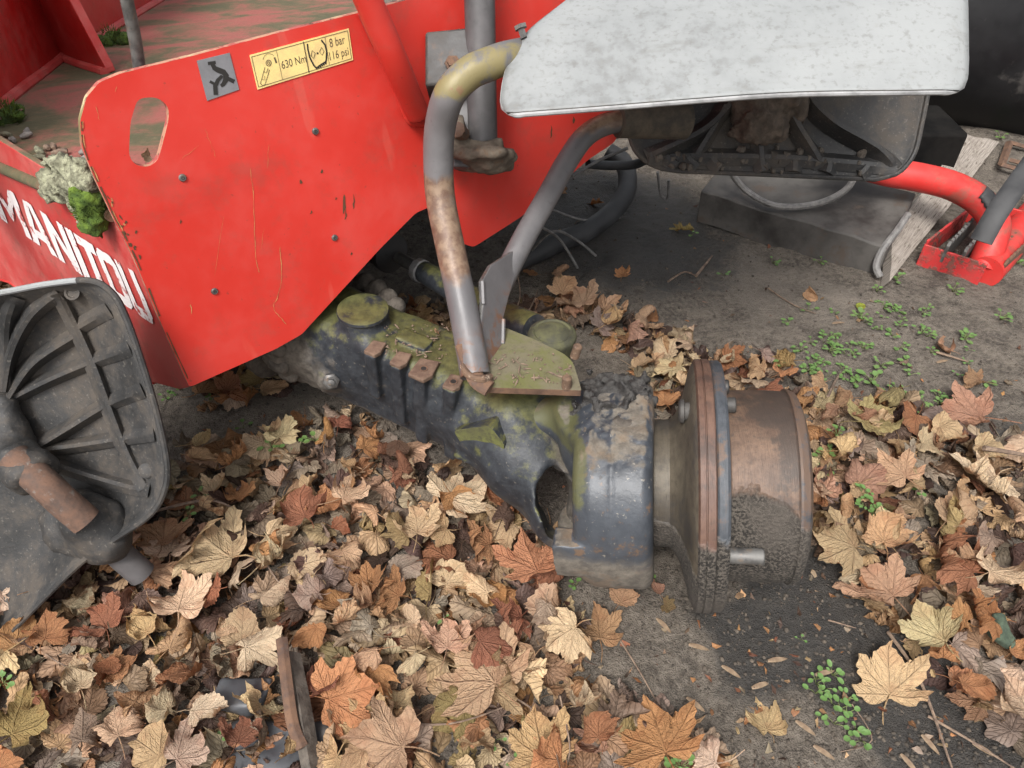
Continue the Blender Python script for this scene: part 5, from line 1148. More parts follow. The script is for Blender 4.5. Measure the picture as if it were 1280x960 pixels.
def leaf_geo(kind, form, seed, rings=5):
    rs = random.Random(seed); o = outline(kind, rs); c = np.array([0., .16 if kind == 'maple' else .35]); n = len(o); pts = [c]; F_ = []
    for r in range(1, rings+1):
        t = (r/rings)**.85
        for q in o: pts.append(c+(q-c)*t)
    for k in range(n): F_.append((0, 1+k, 1+(k+1) % n))
    for r in range(rings-1):
        for k in range(n): a = 1+r*n+k; b = 1+r*n+(k+1) % n; F_.append((a, a+n, b+n, b))
    p = np.array(pts); uv = p*.5+.5; X, Y = p[:, 0], p[:, 1]; ph = rs.uniform(0, 10)
    Zz = .06*fbm(np.stack([X*2.2+ph, Y*2.2, X*0+ph], -1), 2)
    ang = np.arctan2(np.abs(X), Y+.001); rad = np.hypot(X, Y)
    Zz = Zz+.035*rad*np.cos(ang*7.2)*(rad > .05)                # pleats between the main veins
    a = {'flat': .15, 'wavy': .5, 'curled': 1.0, 'folded': .7, 'rolled': .8}[form]
    Zz = Zz+a*.17*rad**2*np.sin(ang*3+ph)+(.22 if form in ('wavy', 'curled', 'rolled') else .08)*rad**1.5*fbm(np.stack([X*3+ph, Y*3, X*0], -1), 2)
    Zz = Zz+.045*fbm(np.stack([X*6+ph, Y*6, X*0], -1), 2)*np.minimum(1, rad*1.6)
    Q = np.stack([X, Y, Zz], -1)
    def roll(Q, phi, k, off=0.):
        d = np.array([math.cos(phi), math.sin(phi)]); s = Q[:, :2]@d-off; perp = Q[:, :2]-np.outer(s+off, d); s_ = np.where(s > 0, s, s*.8); kk = k
        r_ = 1/kk; z = Q[:, 2]; th = s_*kk; ns_ = np.sin(th)*(r_-z); nz = r_-np.cos(th)*(r_-z)
        out = np.zeros_like(Q); out[:, :2] = perp+np.outer(ns_+off, d); out[:, 2] = nz; return out
    # dry margins curl up or under
    kc = {'flat': 1.1, 'wavy': 2.2, 'curled': 3.4, 'folded': 1.8, 'rolled': 1.5}[form]*rs.uniform(.7, 1.3); cx_, cy_ = 0., .22; dx, dy = Q[:, 0]-cx_, Q[:, 1]-cy_; r_ = np.hypot(dx, dy)+1e-6; a_ = np.arctan2(dy, dx)
    kk_ = kc*(1+.7*np.sin(a_*2+ph)+.5*np.sin(a_*3+2*ph)); kk_ = np.where(np.abs(kk_) < .3, .3, kk_); r0 = .30; ex = np.maximum(r_-r0, 0); th_ = np.clip(ex*kk_, -2.6, 2.6); nr = np.minimum(r_, r0)+np.sin(th_)/kk_+np.where(np.abs(ex*kk_) > 2.6, 0, 0)
    Q[:, 0] = cx_+dx/r_*nr; Q[:, 1] = cy_+dy/r_*nr; Q[:, 2] += (1-np.cos(th_))/kk_*(1 if rs.random() < .7 else -1)
    sg = rs.choice([-1, 1]); 
    if form == 'flat': Q = roll(Q, rs.uniform(0, 3.1), sg*rs.uniform(.3, .8))
    elif form == 'wavy': Q = roll(Q, rs.uniform(0, 3.1), sg*rs.uniform(.8, 1.7)); Q = roll(Q, rs.uniform(0, 3.1), -sg*rs.uniform(.4, 1.0))
    elif form == 'curled': Q = roll(Q, rs.uniform(-.4, .4), rs.uniform(1.6, 2.8)*sg, rs.uniform(-.2, .2)); Q = roll(Q, 1.57+rs.uniform(-.5, .5), sg*rs.uniform(.6, 1.4), .2)
    elif form == 'folded':
        ph_ = rs.uniform(-.5, .5); d = np.array([math.cos(ph_), math.sin(ph_)]); s = Q[:, :2]@d; fold = math.radians(rs.uniform(50, 80)); m = s > rs.uniform(-.1, .1)
        Q[m, 2] += s[m]*math.sin(fold); Q[m, :2] -= np.outer(s[m]*(1-math.cos(fold)), d); Q = roll(Q, ph_+1.57, sg*rs.uniform(.5, 1.1))
    else: Q = roll(Q, rs.uniform(-.3, .3), rs.uniform(3.0, 4.4)*sg, rs.uniform(-.3, .1))
    if form in ('rolled', 'curled', 'wavy', 'flat') and sg < 0: pass
    Q[:, 2] -= np.percentile(Q[:, 2], 6); Q[:, :2] -= Q[:, :2].mean(0)
    nf = len(Q)
    # petiole, a thin three-sided stalk
    if kind != 'torn':
        b = Q[0]*.0+Q[np.argmin(np.hypot(X, Y))]; L = rs.uniform(.35, .8); st = []
        dv = np.array([rs.uniform(-.3, .3), -1, rs.uniform(-.1, .25)])
        Vv, Ff = tube_geo(catmull([b, b+dv*L*.5+np.array([rs.uniform(-.08, .08), 0, 0]), b+dv*L], 2), [.018, .012], 3); k = len(Q); Q = np.concatenate([Q, np.array(Vv)]); uv = np.concatenate([uv, np.full((len(Vv), 2), .5)]); F_ += [tuple(i+k for i in f) for f in Ff]
    return Q, F_, uv
_lm = {}
def leaf_mesh(kind, form, var):
    k = (kind, form, var)
    if k not in _lm:
        Q, F_, uv = leaf_geo(kind, form, hash(('a', 'b')) * 0+sum(ord(c) for c in kind+form)*31+var*101)
        me = mesh('fallen_leaf', Q, F_, [LEAF_O], smooth=True); ul = me.uv_layers.new(name='UVMap'); vi = np.zeros(len(me.loops), np.int32); me.loops.foreach_get('vertex_index', vi); ul.data.foreach_set('uv', uv[vi].astype(np.float32).ravel()); _lm[k] = me
    return _lm[k]
leaves = []                                                      # (position, size, colour name, kind, form)
placed = []
def inside(p, poly):
    x, y = p; c = False; j = len(poly)-1
    for i in range(len(poly)):
        xi, yi = poly[i]; xj, yj = poly[j]
        if (yi > y) != (yj > y) and x < (xj-xi)*(y-yi)/(yj-yi)+xi: c = not c
        j = i
    return c
R1 = [(-260, 1150), (-260, 560), (0, 620), (130, 640), (200, 600), (238, 545), (300, 560), (400, 520), (440, 508), (520, 560), (600, 600), (690, 670), (708, 735), (725, 790), (740, 850), (880, 905), (950, 990), (900, 1150)]
R2 = [(1010, 470), (1060, 500), (1150, 500), (1240, 545), (1420, 560), (1500, 900), (1350, 960), (1230, 880), (1120, 775), (1050, 700), (1005, 690), (1020, 600)]
R3 = [(640, 385), (700, 350), (790, 395), (860, 420), (870, 470), (835, 540), (790, 440), (720, 400)]
R4 = [(860, 425), (1000, 445), (1030, 500), (1010, 510), (900, 480)]
R5 = [(-300, 300), (60, 300), (60, 345), (-300, 420)]
R6 = [(480, 375), (560, 375), (580, 440), (520, 420)]
R7 = [(255, 470), (350, 450), (380, 480), (330, 500), (260, 505)]
REG = [(R1, 1.0), (R2, .95), (R3, 1.0), (R4, .6), (R5, 1.0), (R6, .8), (R7, .7)]
lr = random.Random(77)
def lit(x, y):                                                   # litter thickness under a point
    u, v = proj((x, y, .02)); n = float(fbm(np.array([[x*9, y*9, 2.]]), 2)[0])
    return .014+.016*(n+.5) if any(inside((u, v), r) for r, _ in REG) else 0.0
def pick_col(u):
    if u > 1000: return lr.choices([TAN, BUFF, ORANGE, PINK, GREYB, OLIVE, RUSTC], [5, 3, 2, 3, 2, 1, 1])[0]
    return lr.choices([TAN, BUFF, ORANGE, RUSTC, DARK, GREYB, OLIVE, PINK], [7, 5, 3, 1.6, .8, 2.0, .7, 1.0])[0]
def tint(cn, r):
    c = np.array(RGB[cn]); return tuple(np.clip(c*r.uniform(.82, 1.2)*np.array([r.uniform(.95, 1.05), r.uniform(.93, 1.06), r.uniform(.88, 1.1)]), 0, .8))
def place(u, v, size, rot, cn, kind, form, var, lift=None, tilt=None):
    g = Z(u, v, .02); x, y = g[0], g[1]; z = ghs(x, y)+(lit(x, y) if lift is None else lift)
    o = bpy.data.objects.new('fallen_leaf', leaf_mesh(kind, form, var)); COL.objects.link(o); o.scale = (size,)*3
    tx, ty = tilt or (lr.gauss(0, .16), lr.gauss(0, .16)); o.rotation_euler = (Euler((tx, ty, 0)).to_matrix() @ Euler((0, 0, math.radians(rot))).to_matrix()).to_euler()
    g = Z(u, v, z); o.location = (g[0], g[1], z); o.color = (*tint(cn, lr), 1); leaves.append(dict(o=o, u=u, v=v, s=size, c=cn, k=kind, f=form, p=g)); return o
# leaves copied one by one from the photograph: u, v, radius in px, heading (0 = tip away), colour, kind, form
HAND = [(575, 622, 60, -60, BUFF, 'maple', 'flat'), (665, 702, 58, 20, ORANGE, 'maple', 'flat'), (565, 725, 42, -30, BUFF, 'maple', 'wavy'), (605, 840, 85, 35, TAN, 'maple', 'flat'), (275, 690, 75, 60, BUFF, 'maple', 'wavy'), (340, 695, 60, -50, BUFF, 'maple', 'curled'), (228, 755, 60, 10, BUFF, 'maple', 'wavy'),
        (505, 712, 42, -80, GREYB, 'ovate', 'flat'), (490, 740, 38, 60, ORANGE, 'maple', 'wavy'), (430, 870, 70, -70, ORANGE, 'maple', 'flat'), (480, 935, 75, 80, TAN, 'maple', 'wavy'), (675, 930, 65, 15, TAN, 'maple', 'flat'), (745, 790, 50, 0, PINK, 'maple', 'wavy'), (705, 800, 50, 120, BUFF, 'maple', 'folded'), (780, 745, 34, -20, PINK, 'ovate', 'wavy'),
        (825, 925, 75, 10, ORANGE, 'maple', 'flat'), (748, 912, 40, 0, ORANGE, 'maple', 'wavy'), (955, 902, 42, 5, TAN, 'maple', 'flat'), (1110, 850, 72, -10, TAN, 'maple', 'flat'), (1212, 868, 55, 35, PINK, 'maple', 'flat'), (1100, 735, 58, 30, PINK, 'maple', 'wavy'), (1195, 705, 68, 45, RUSTC, 'maple', 'wavy'), (1050, 680, 55, 60, TAN, 'maple', 'flat'),
        (1105, 670, 50, -20, TAN, 'maple', 'wavy'), (1165, 790, 60, 20, BUFF, 'maple', 'folded'), (1190, 640, 45, -50, TAN, 'ovate', 'wavy'), (1275, 890, 60, 0, BUFF, 'maple', 'wavy'), (1090, 525, 45, -70, OLIVE, 'maple', 'flat'), (1205, 525, 62, 60, PINK, 'maple', 'wavy'), (1230, 600, 55, 100, BUFF, 'maple', 'wavy'), (1120, 590, 48, 20, TAN, 'maple', 'flat'), (1180, 437, 26, 40, PINK, 'maple', 'wavy'), (1215, 477, 26, 70, PINK, 'maple', 'wavy'),
        (727, 378, 38, 10, TAN, 'maple', 'wavy'), (765, 402, 40, -60, TAN, 'maple', 'curled'), (830, 437, 34, 30, BUFF, 'ovate', 'wavy'), (778, 342, 16, 0, ORANGE, 'maple', 'flat'), (852, 287, 20, 160, OLIVE, 'maple', 'wavy'), (1012, 370, 20, -60, TAN, 'ovate', 'wavy'), (700, 345, 24, -35, TAN, 'ovate', 'rolled'), (663, 342, 18, 60, ORANGE, 'ovate', 'flat'), (813, 397, 18, 0, ORANGE, 'maple', 'flat'),
        (840, 462, 40, 100, BUFF, 'maple', 'curled'), (800, 470, 30, 20, ORANGE, 'maple', 'curled'), (830, 500, 28, 0, ORANGE, 'maple', 'wavy'), (980, 468, 24, -60, ORANGE, 'maple', 'wavy'), (1010, 495, 28, 0, GREYB, 'maple', 'curled'), (945, 462, 30, 60, TAN, 'maple', 'wavy'), (835, 758, 18, -120, OLIVE, 'maple', 'flat'), (820, 735, 24, 20, PINK, 'ovate', 'curled'),
        (525, 395, 28, 0, TAN, 'maple', 'curled'), (540, 415, 22, 90, ORANGE, 'maple', 'curled'), (500, 398, 20, 40, TAN, 'ovate', 'wavy'), (320, 470, 30, 50, OLIVE, 'maple', 'wavy'), (290, 488, 34, -60, RUSTC, 'maple', 'wavy'), (255, 552, 32, -60, BUFF, 'ovate', 'curled'), (300, 575, 24, 70, GREYB, 'ovate', 'flat'),
        (35, 905, 62, -30, OLIVE, 'maple', 'wavy'), (100, 850, 55, 20, BUFF, 'maple', 'curled'), (165, 690, 50, 60, ORANGE, 'maple', 'wavy'), (205, 670, 45, 0, PINK, 'maple', 'wavy'), (130, 780, 48, 45, RUSTC, 'maple', 'wavy'), (60, 790, 48, 15, ORANGE, 'maple', 'curled'), (325, 815, 52, -65, BUFF, 'maple', 'rolled'), (300, 620, 34, -10, ORANGE, 'maple', 'wavy'), (350, 600, 30, 0, BUFF, 'maple', 'folded'),
        (440, 620, 45, -45, BUFF, 'maple', 'wavy'), (505, 590, 40, 20, RUSTC, 'maple', 'curled'), (460, 560, 34, -30, ORANGE, 'maple', 'curled'), (425, 530, 28, 0, RUSTC, 'maple', 'curled'), (625, 625, 45, 80, RUSTC, 'maple', 'wavy'), (600, 680, 40, 90, ORANGE, 'maple', 'wavy'), (520, 660, 48, 10, TAN, 'maple', 'wavy'), (430, 700, 45, 200, TAN, 'maple', 'curled'), (390, 745, 40, 100, GREYB, 'maple', 'curled'),
        (380, 640, 48, 30, RUSTC, 'maple', 'wavy'), (640, 775, 42, 110, RUSTC, 'maple', 'wavy'), (680, 775, 40, 170, BUFF, 'maple', 'rolled'), (560, 800, 45, 0, TAN, 'maple', 'wavy'), (150, 910, 50, 30, TAN, 'maple', 'curled'), (235, 940, 50, -40, BUFF, 'maple', 'wavy'), (300, 920, 40, 0, RUSTC, 'maple', 'wavy'), (20, 312, 16, 0, ORANGE, 'maple', 'wavy'), (15, 345, 16, 60, BUFF, 'ovate', 'wavy'), (-5, 325, 18, 60, TAN, 'maple', 'curled'),
        (770, 690, 0, 0, TAN, 'torn', 'flat'), (1250, 720, 50, -80, BUFF, 'maple', 'wavy'), (1230, 770, 45, 60, ORANGE, 'maple', 'wavy'), (1275, 650, 45, 0, TAN, 'maple', 'curled'), (1060, 560, 34, 30, GREYB, 'maple', 'wavy')]
for (u, v, r, rot, cn, kd, fm) in HAND:
    if r <= 0: continue
    d = float(np.dot(Z(u, v, .02)-C0, camv(0, 0, 1))); place(u, v, r*1.0/F*d, rot, cn, kd, fm, lr.randrange(4), lift=lit(*Z(u, v, .02)[:2])+.020 if lit(*Z(u, v, .02)[:2]) else .004, tilt=(lr.gauss(0, .10), lr.gauss(0, .10)))
NH = len(leaves)
def rand_leaves(n, out, zlo, zhi, smul=1.0, mind=.030, tries=40):
    """Poisson-like scatter over the litter regions in ground space"""
    pts = []; lo_ = Z(-200, 1100); 
    for _ in range(n*tries):
        if len(pts) >= n: break
        x = lr.uniform(-1.35, 1.5); y = lr.uniform(.30, 2.0); u, v = proj((x, y, .02))
        if not (-250 < u < 1500 and 280 < v < 1130): continue
        hit = [w for r, w in REG if inside((u, v), r)]
        if not hit or lr.random() > hit[0]: continue
        if any((x-a)**2+(y-b)**2 < mind**2 for a, b in pts): continue
        pts.append((x, y)); out(x, y, u, v)
    return pts
def top_leaf(x, y, u, v):
    fm = lr.choices(['flat', 'wavy', 'curled', 'folded', 'rolled'], [.8, 2.6, 4.6, 2.4, 2.6])[0]; kd = lr.choices(['maple', 'ovate', 'torn'], [6, 2.2, 1.8])[0]
    if not (-20 < u < 1300 and v < 975): return
    place(u, v, lr.uniform(.040, .068)*(.9 if kd != 'maple' else 1), lr.uniform(0, 360), pick_col(u), kd, fm, lr.randrange(5), lift=lit(x, y)+lr.uniform(.000, .020), tilt=(lr.gauss(0, .38), lr.gauss(0, .38)))
while len(leaves) < 285: rand_leaves(285-len(leaves), top_leaf, 0, 0, mind=.050)
for o in leaves[285:]: bpy.data.objects.remove(o['o'])
leaves = leaves[:285]
# a few loose leaves on bare soil
for (u, v, s, cn, kd, fm) in [(745, 255, .03, ORANGE, 'maple', 'wavy'), (1130, 455, .022, GREYB, 'ovate', 'curled'), (700, 240, .03, TAN, 'maple', 'wavy'), (1075, 400, .016, TAN, 'torn', 'flat'), (1015, 540, .03, TAN, 'maple', 'wavy'), (925, 745, .012, TAN, 'torn', 'flat'), (1260, 480, .02, GREYB, 'ovate', 'curled'), (965, 545, .03, TAN, 'maple', 'curled'), (940, 640, .02, TAN, 'torn', 'flat'), (600, 480, .0, TAN, 'torn', 'flat'), (1100, 610, .035, GREYB, 'maple', 'wavy'), (975, 130, .03, TAN, 'maple', 'flat')]:
    if s: place(u, v, s, lr.uniform(0, 360), cn, kd, fm, lr.randrange(4), lift=.004)
# the mass of leaves under and between, one object
lv = [(kd, fm, var) for kd in ('maple', 'ovate', 'torn') for fm in ('flat', 'wavy', 'curled', 'rolled') for var in range(3)]
geos = {k: leaf_geo(k[0], k[1], sum(ord(c) for c in k[0]+k[1])*17+k[2]*91, rings=3) for k in lv}
AV, AF, AU, AC = [], [], [], []; cnt = [0]
def stuff_leaf(x, y, u, v):
    kd = lr.choices(['maple', 'ovate', 'torn'], [6, 1.5, 2.5])[0]; fm = lr.choices(['flat', 'wavy', 'curled', 'rolled'], [2, 4, 4, 2])[0]; Q, F_, uv = geos[(kd, fm, lr.randrange(3))]
    s = lr.uniform(.034, .060); R = np.array(Euler((lr.gauss(0, .22), lr.gauss(0, .22), lr.uniform(0, 6.28))).to_matrix()); c = pick_col(u); c = lr.choice([DARK, c, c, TAN, GREYB]); t = np.array(tint(c, lr))*lr.uniform(.45, .9)  # tint darkened for decay and for the shade in gaps between leaves
    z = ghs(x, y)+lr.uniform(-.004, .012); VV = (Q*s)@R.T+np.array([x, y, z]); k = cnt[0]; AV.append(VV); AF.extend([tuple(i+k for i in f) for f in F_]); AU.append(uv); AC.append(np.tile(np.append(t, 1), (len(Q), 1))); cnt[0] += len(Q)
rand_leaves(1300, stuff_leaf, 0, 0, mind=.021, tries=30)
me = mesh('leaf_litter', np.concatenate(AV), AF, [LEAF_A], smooth=True); ul = me.uv_layers.new(name='UVMap'); vi = np.zeros(len(me.loops), np.int32); me.loops.foreach_get('vertex_index', vi); ul.data.foreach_set('uv', np.concatenate(AU)[vi].astype(np.float32).ravel())
ca = me.color_attributes.new('tint', 'FLOAT_COLOR', 'POINT'); ca.data.foreach_set('color', np.concatenate(AC).astype(np.float32).ravel())
tag(link('leaf_litter', me), 'mass of dead maple leaves covering the soil under the larger leaves', 'leaf litter', kind='stuff')
# labels: colour, form, and rank of nearness to a landmark
LM = [('brake drum', (970, 720)), ('steering knuckle', (760, 735)), ('axle housing', (560, 600)), ('detached mudguard', (190, 660)), ('rusty strip', (370, 850)), ('front panel corner', (240, 490)), ('red step', (1215, 355)), ('tie rod joint', (720, 400)), ('drum flange top', (880, 440)), ('bottom right corner', (1280, 960)), ('bottom left corner', (0, 960)), ('bottom edge middle', (640, 960)), ('right edge middle', (1280, 600))]
LP = [(n, Z(*q, 0)) for n, q in LM]; cl = {}
for L in leaves:
    nme, q = min(LP, key=lambda t: np.hypot(*(t[1][:2]-L['p'][:2]))); L['lm'] = nme; L['dist'] = float(np.hypot(*(q[:2]-L['p'][:2]))); cl.setdefault((nme, L['c'], L['k'], L['f']), []).append(L)
ORD = ['closest', 'second closest', 'third closest', 'fourth closest', 'fifth closest', 'sixth closest', 'seventh closest', 'eighth closest', 'ninth closest', 'tenth closest', 'eleventh closest', 'twelfth closest']
kw = {'maple': 'maple leaf', 'ovate': 'oval leaf', 'torn': 'torn leaf scrap'}
for (nme, c, k, f), ls in cl.items():
    ls.sort(key=lambda t: t['dist'])
    for i, L in enumerate(ls):
        fw = {'flat': 'flat', 'wavy': 'wavy', 'curled': 'curled up', 'folded': 'folded', 'rolled': 'rolled up'}[f]
        lab = f"{c} {fw} {kw[k]} near the {nme}" if len(ls) == 1 else f"{c} {fw} {kw[k]}, {ORD[min(i, 11)]} such to the {nme}"
        tag(L['o'], lab, 'leaf', 'dead leaves fallen around the machine')
# leaves caught on the machine and far ones
# ---------------------------------------------------------------- crumbs, pebbles
def blobs(name, n, sampler, rlo, rhi, mat, label, cat):
    bm = bmesh.new(); bmesh.ops.create_icosphere(bm, subdivisions=1, radius=1); ico = np.array([v.co[:] for v in bm.verts]); fc = np.array([[v.index for v in f.verts] for f in bm.faces]); bm.free()
    rs = np.random.RandomState(5); VV, FF = [], []
    for k in range(n):
        x, y = sampler(rs); r = rlo+(rhi-rlo)*rs.rand()**3; q = ico*(1+rs.uniform(-.3, .3, (len(ico), 1)))*rs.uniform(.6, 1.2, 3)*r; VV.append(q+np.array([x, y, 0])); FF.append(fc+k*len(ico))
    VV = np.concatenate(VV); cx = VV.reshape(n, -1, 3).mean(1); hz = gh(cx[:, 0], cx[:, 1]); VV = VV.reshape(n, -1, 3); VV[..., 2] += hz[:, None]; me = mesh(name, VV.reshape(-1, 3), np.concatenate(FF), [mat]); return tag(link(name, me), label, cat, kind='stuff')
def smp(rs):
    while True:
        u, v = rs.uniform(240, 1350), rs.uniform(170, 1000)
        if rs.rand() < (v/1000)**1.0: p = Z(u, v); return p[0], p[1]
blobs('soil_crumbs', 15000, smp, .0006, .0045, CRUMB, 'loose crumbs of dry soil scattered over the ground', 'soil crumbs')
blobs('grit', 260, smp, .0008, .0035, PEB, 'pale grit scattered over the ground', 'grit')
# small torn bits of leaf on the bare soil, one object
BV, BF, BU, BC = [], [], [], []; rs_ = np.random.RandomState(8); k = 0
for _ in range(900):
    x, y = smp(rs_); s_ = rs_.uniform(.003, .011); n = rs_.randint(4, 7); a = np.sort(rs_.uniform(0, 6.28, n)); R = np.array(Euler((rs_.normal(0, .35), rs_.normal(0, .35), rs_.uniform(0, 6.28))).to_matrix())
    q = np.stack([np.cos(a)*rs_.uniform(.5, 1.3, n), np.sin(a)*rs_.uniform(.3, .8, n), rs_.uniform(-.2, .3, n)], -1)*s_; q = np.concatenate([np.zeros((1, 3))+[0, 0, .1*s_], q])@R.T+np.array([x, y, ghs(x, y)+.002]); BV.append(q); BF += [(k, k+1+i, k+1+(i+1) % n) for i in range(n)]
    t = np.array(tint(lr.choice([TAN, ORANGE, DARK, GREYB, RUSTC, DARK]), lr))*lr.uniform(.4, .9); BC.append(np.tile(np.append(t, 1), (n+1, 1))); BU.append(np.full((n+1, 2), .3)+rs_.uniform(0, .05, (n+1, 2))); k += n+1
me = mesh('leaf_bits', np.concatenate(BV), BF, [LEAF_A]); ul = me.uv_layers.new(name='UVMap'); vi = np.zeros(len(me.loops), np.int32); me.loops.foreach_get('vertex_index', vi); ul.data.foreach_set('uv', np.concatenate(BU)[vi].astype(np.float32).ravel())
ca = me.color_attributes.new('tint', 'FLOAT_COLOR', 'POINT'); ca.data.foreach_set('color', np.concatenate(BC).astype(np.float32).ravel()); tag(link('leaf_bits', me), 'small torn bits of dead leaf scattered on the bare soil', 'leaf bits', kind='stuff')
# ---------------------------------------------------------------- seedlings
def sprig_geo(rs, s, n):
    """a small rosette: thin stems with roundish leaves"""
    SV, SF, GV, GF = [], [], [], []
    for k in range(n):
        a = rs.uniform(0, 6.28); L = s*rs.uniform(.4, 1.4); tip = np.array([math.cos(a)*L, math.sin(a)*L, s*rs.uniform(.5, 1.3)]); V, Fs = tube_geo([np.zeros(3), tip*.5+Z_*s*.2, tip], .0007, 3); o_ = len(SV); SV += V; SF += [tuple(i+o_ for i in f) for f in Fs]
        d = nrm([math.cos(a), math.sin(a), rs.uniform(-.1, .3)]); sd_ = nrm(np.cross(d, Z_)); w_ = s*rs.uniform(.28, .5); l_ = w_*rs.uniform(1.0, 1.5); o_ = len(GV); m = 8
        up_ = np.cross(sd_, d); GV.append(tip+d*l_+up_*-.1*l_)
        for i in range(m): t = 2*math.pi*i/m; GV.append(tip+d*(l_-l_*math.cos(t))+sd_*w_*math.sin(t)+up_*(abs(math.sin(t))*.18*w_))
        GF += [(o_, o_+1+i, o_+1+(i+1) % m) for i in range(m)]
    return SV, SF, GV, GF
sprigs = []
for k in range(8):
    rs = random.Random(200+k); SV, SF, GV, GF = sprig_geo(rs, .011, [4, 5, 6, 8, 4, 3, 10, 7][k]); V, Fs = merge([(SV, SF), (GV, GF)]); me = mesh('seedling', V, Fs, [GREEN, STEMG], smooth=True, mi=[1]*len(SF)+[0]*len(GF)); sprigs.append(me)
def creeper(k, n, spread):
    rs = random.Random(400+k); parts = []; mi = []
    for i in range(n):
        t = i/n; SV, SF, GV, GF = sprig_geo(rs, .010, rs.choice([3, 4, 5])); off = np.array([rs.gauss(0, spread*.35), (t-.5)*spread*2.2, 0]); parts += [([q+off for q in SV], SF), ([q+off for q in GV], GF)]; mi += [1]*len(SF)+[0]*len(GF)
    V, Fs = merge(parts); return mesh('seedling', V, Fs, [GREEN, STEMG], smooth=True, mi=mi)
creep = [creeper(k, n, s) for k, (n, s) in enumerate([(14, .05), (9, .03), (7, .025)])]
SD = [(1040, 880, 'c0', 1.25, 'long spreading'), (1075, 400, 's6', 1.6, 'bushy'), (1040, 430, 'c1', 1.3, 'loose'), (1020, 460, 'c1', 1.2, 'dense'), (1090, 480, 's3', 2.1, 'broad leaved'), (1060, 470, 'c2', 1.3, 'trailing'), (1150, 505, 'c1', 1.2, 'trailing'), (1180, 500, 'c2', 1.1, 'loose'), (1115, 420, 's1', 1.4, 'tiny'), (1150, 418, 's7', 1.5, 'bushy'), (1205, 425, 's1', 1.5, 'small'), (1080, 320, 's0', 1.6, 'small'), (1110, 385, 'c2', 1.2, 'dense'), (1010, 390, 's5', 1.4, 'tiny'), (985, 405, 's1', 1.3, 'small'), (1235, 340, 's3', 1.5, 'low'),
      (1190, 365, 's7', 1.5, 'dense'), (1120, 350, 's3', 1.6, 'low'), (1230, 480, 's1', 1.4, 'loose'), (1250, 400, 's7', 1.5, 'small'), (1030, 570, 's3', 1.4, 'upright'), (1030, 590, 's1', 1.2, 'small'), (1085, 628, 'c2', 1.3, 'dense'), (1150, 615, 's1', 1.2, 'small'), (1045, 545, 's7', 1.3, 'loose'), (340, 560, 's3', 1.4, 'broad leaved'), (395, 552, 's1', 1.5, 'small'), (375, 560, 's0', 1.2, 'tiny'), (255, 620, 's3', 1.1, 'small'), (235, 645, 's1', 1.1, 'bushy'), (552, 690, 's5', .9, 'tiny'), (553, 775, 's0', .8, 'tiny'), (620, 925, 's0', 1.1, 'small'), (645, 955, 's5', .9, 'tiny'), (720, 732, 's1', .9, 'small'), (683, 762, 's5', .9, 'tiny'), (645, 690, 's5', .8, 'tiny'), (840, 955, 's7', 1.1, 'broad leaved'), (850, 960, 's3', 1.2, 'small'),
      (5, 855, 's3', 1.2, 'broad leaved'), (865, 295, 's5', 1.3, 'tiny'), (905, 345, 's5', 1.3, 'tiny'), (965, 330, 's0', 1.4, 'small'), (1000, 440, 's7', 1.4, 'bushy'), (1065, 445, 's4', 1.4, 'small'), (1135, 470, 's4', 1.3, 'small'), (1215, 510, 's4', 1.3, 'loose'), (1095, 365, 's4', 1.5, 'tiny'), (305, 535, 's5', 1.1, 'tiny'), (265, 500, 's4', 1.1, 'tiny'), (225, 488, 's4', 1.2, 'small'), (210, 500, 's7', 1.2, 'bushy'), (815, 440, 's5', .9, 'tiny'), (820, 730, 's5', .8, 'tiny'), (285, 920, 's5', .8, 'tiny'), (975, 455, 's0', 1.2, 'small'), (1250, 175, 's4', 2, 'small'), (1270, 330, 's3', 1.6, 'low'), (1025, 330, 's4', 1.4, 'tiny'), (1000, 800, 's5', .6, 'tiny')]
SD = SD[:36]+SD[37:]
sr = random.Random(50); cl = {}; sobs = []
for i in range(34):                                                # more of the same patch right of the drum
    u, v = sr.gauss(1095, 75), sr.gauss(440, 48)
    if 985 < u < 1275 and 365 < v < 520: SD.append((u, v, sr.choice(['s0', 's1', 's3', 's4', 's5', 's7']), sr.uniform(.8, 1.5), sr.choice(['small', 'loose', 'tiny', 'low'])))
SM = LM+[('plank end', (1112, 352)), ('lone oval leaf', (1012, 370)), ('olive leaf', (1090, 525))]
for (u, v, k, s, wd) in SD:
    me = creep[int(k[1])] if k[0] == 'c' else sprigs[int(k[1])]; o = bpy.data.objects.new('seedling', me); COL.objects.link(o); g = Z(u, v, .005); z = ghs(g[0], g[1])+lit(g[0], g[1])*1.3; g = Z(u, v, z); o.location = g; o.scale = (s*.72,)*3; o.rotation_euler = (0, 0, sr.uniform(0, 6.28) if k[0] != 'c' else sr.uniform(-.4, .9))
    nme, q = min([(n, Z(*q, 0)) for n, q in SM], key=lambda t: np.hypot(*(t[1][:2]-g[:2]))); cl.setdefault((wd, nme), []).append((float(np.hypot(*(q[:2]-g[:2]))), o))
for (wd, nme), ls in cl.items():
    ls.sort(key=lambda t: t[0])
    for i, (d, o) in enumerate(ls): tag(o, f"{wd} green seedling near the {nme}" if len(ls) == 1 else f"{wd} green seedling, {ORD[min(i, 11)]} such to the {nme}", 'seedling', 'green seedlings sprouting from the soil')
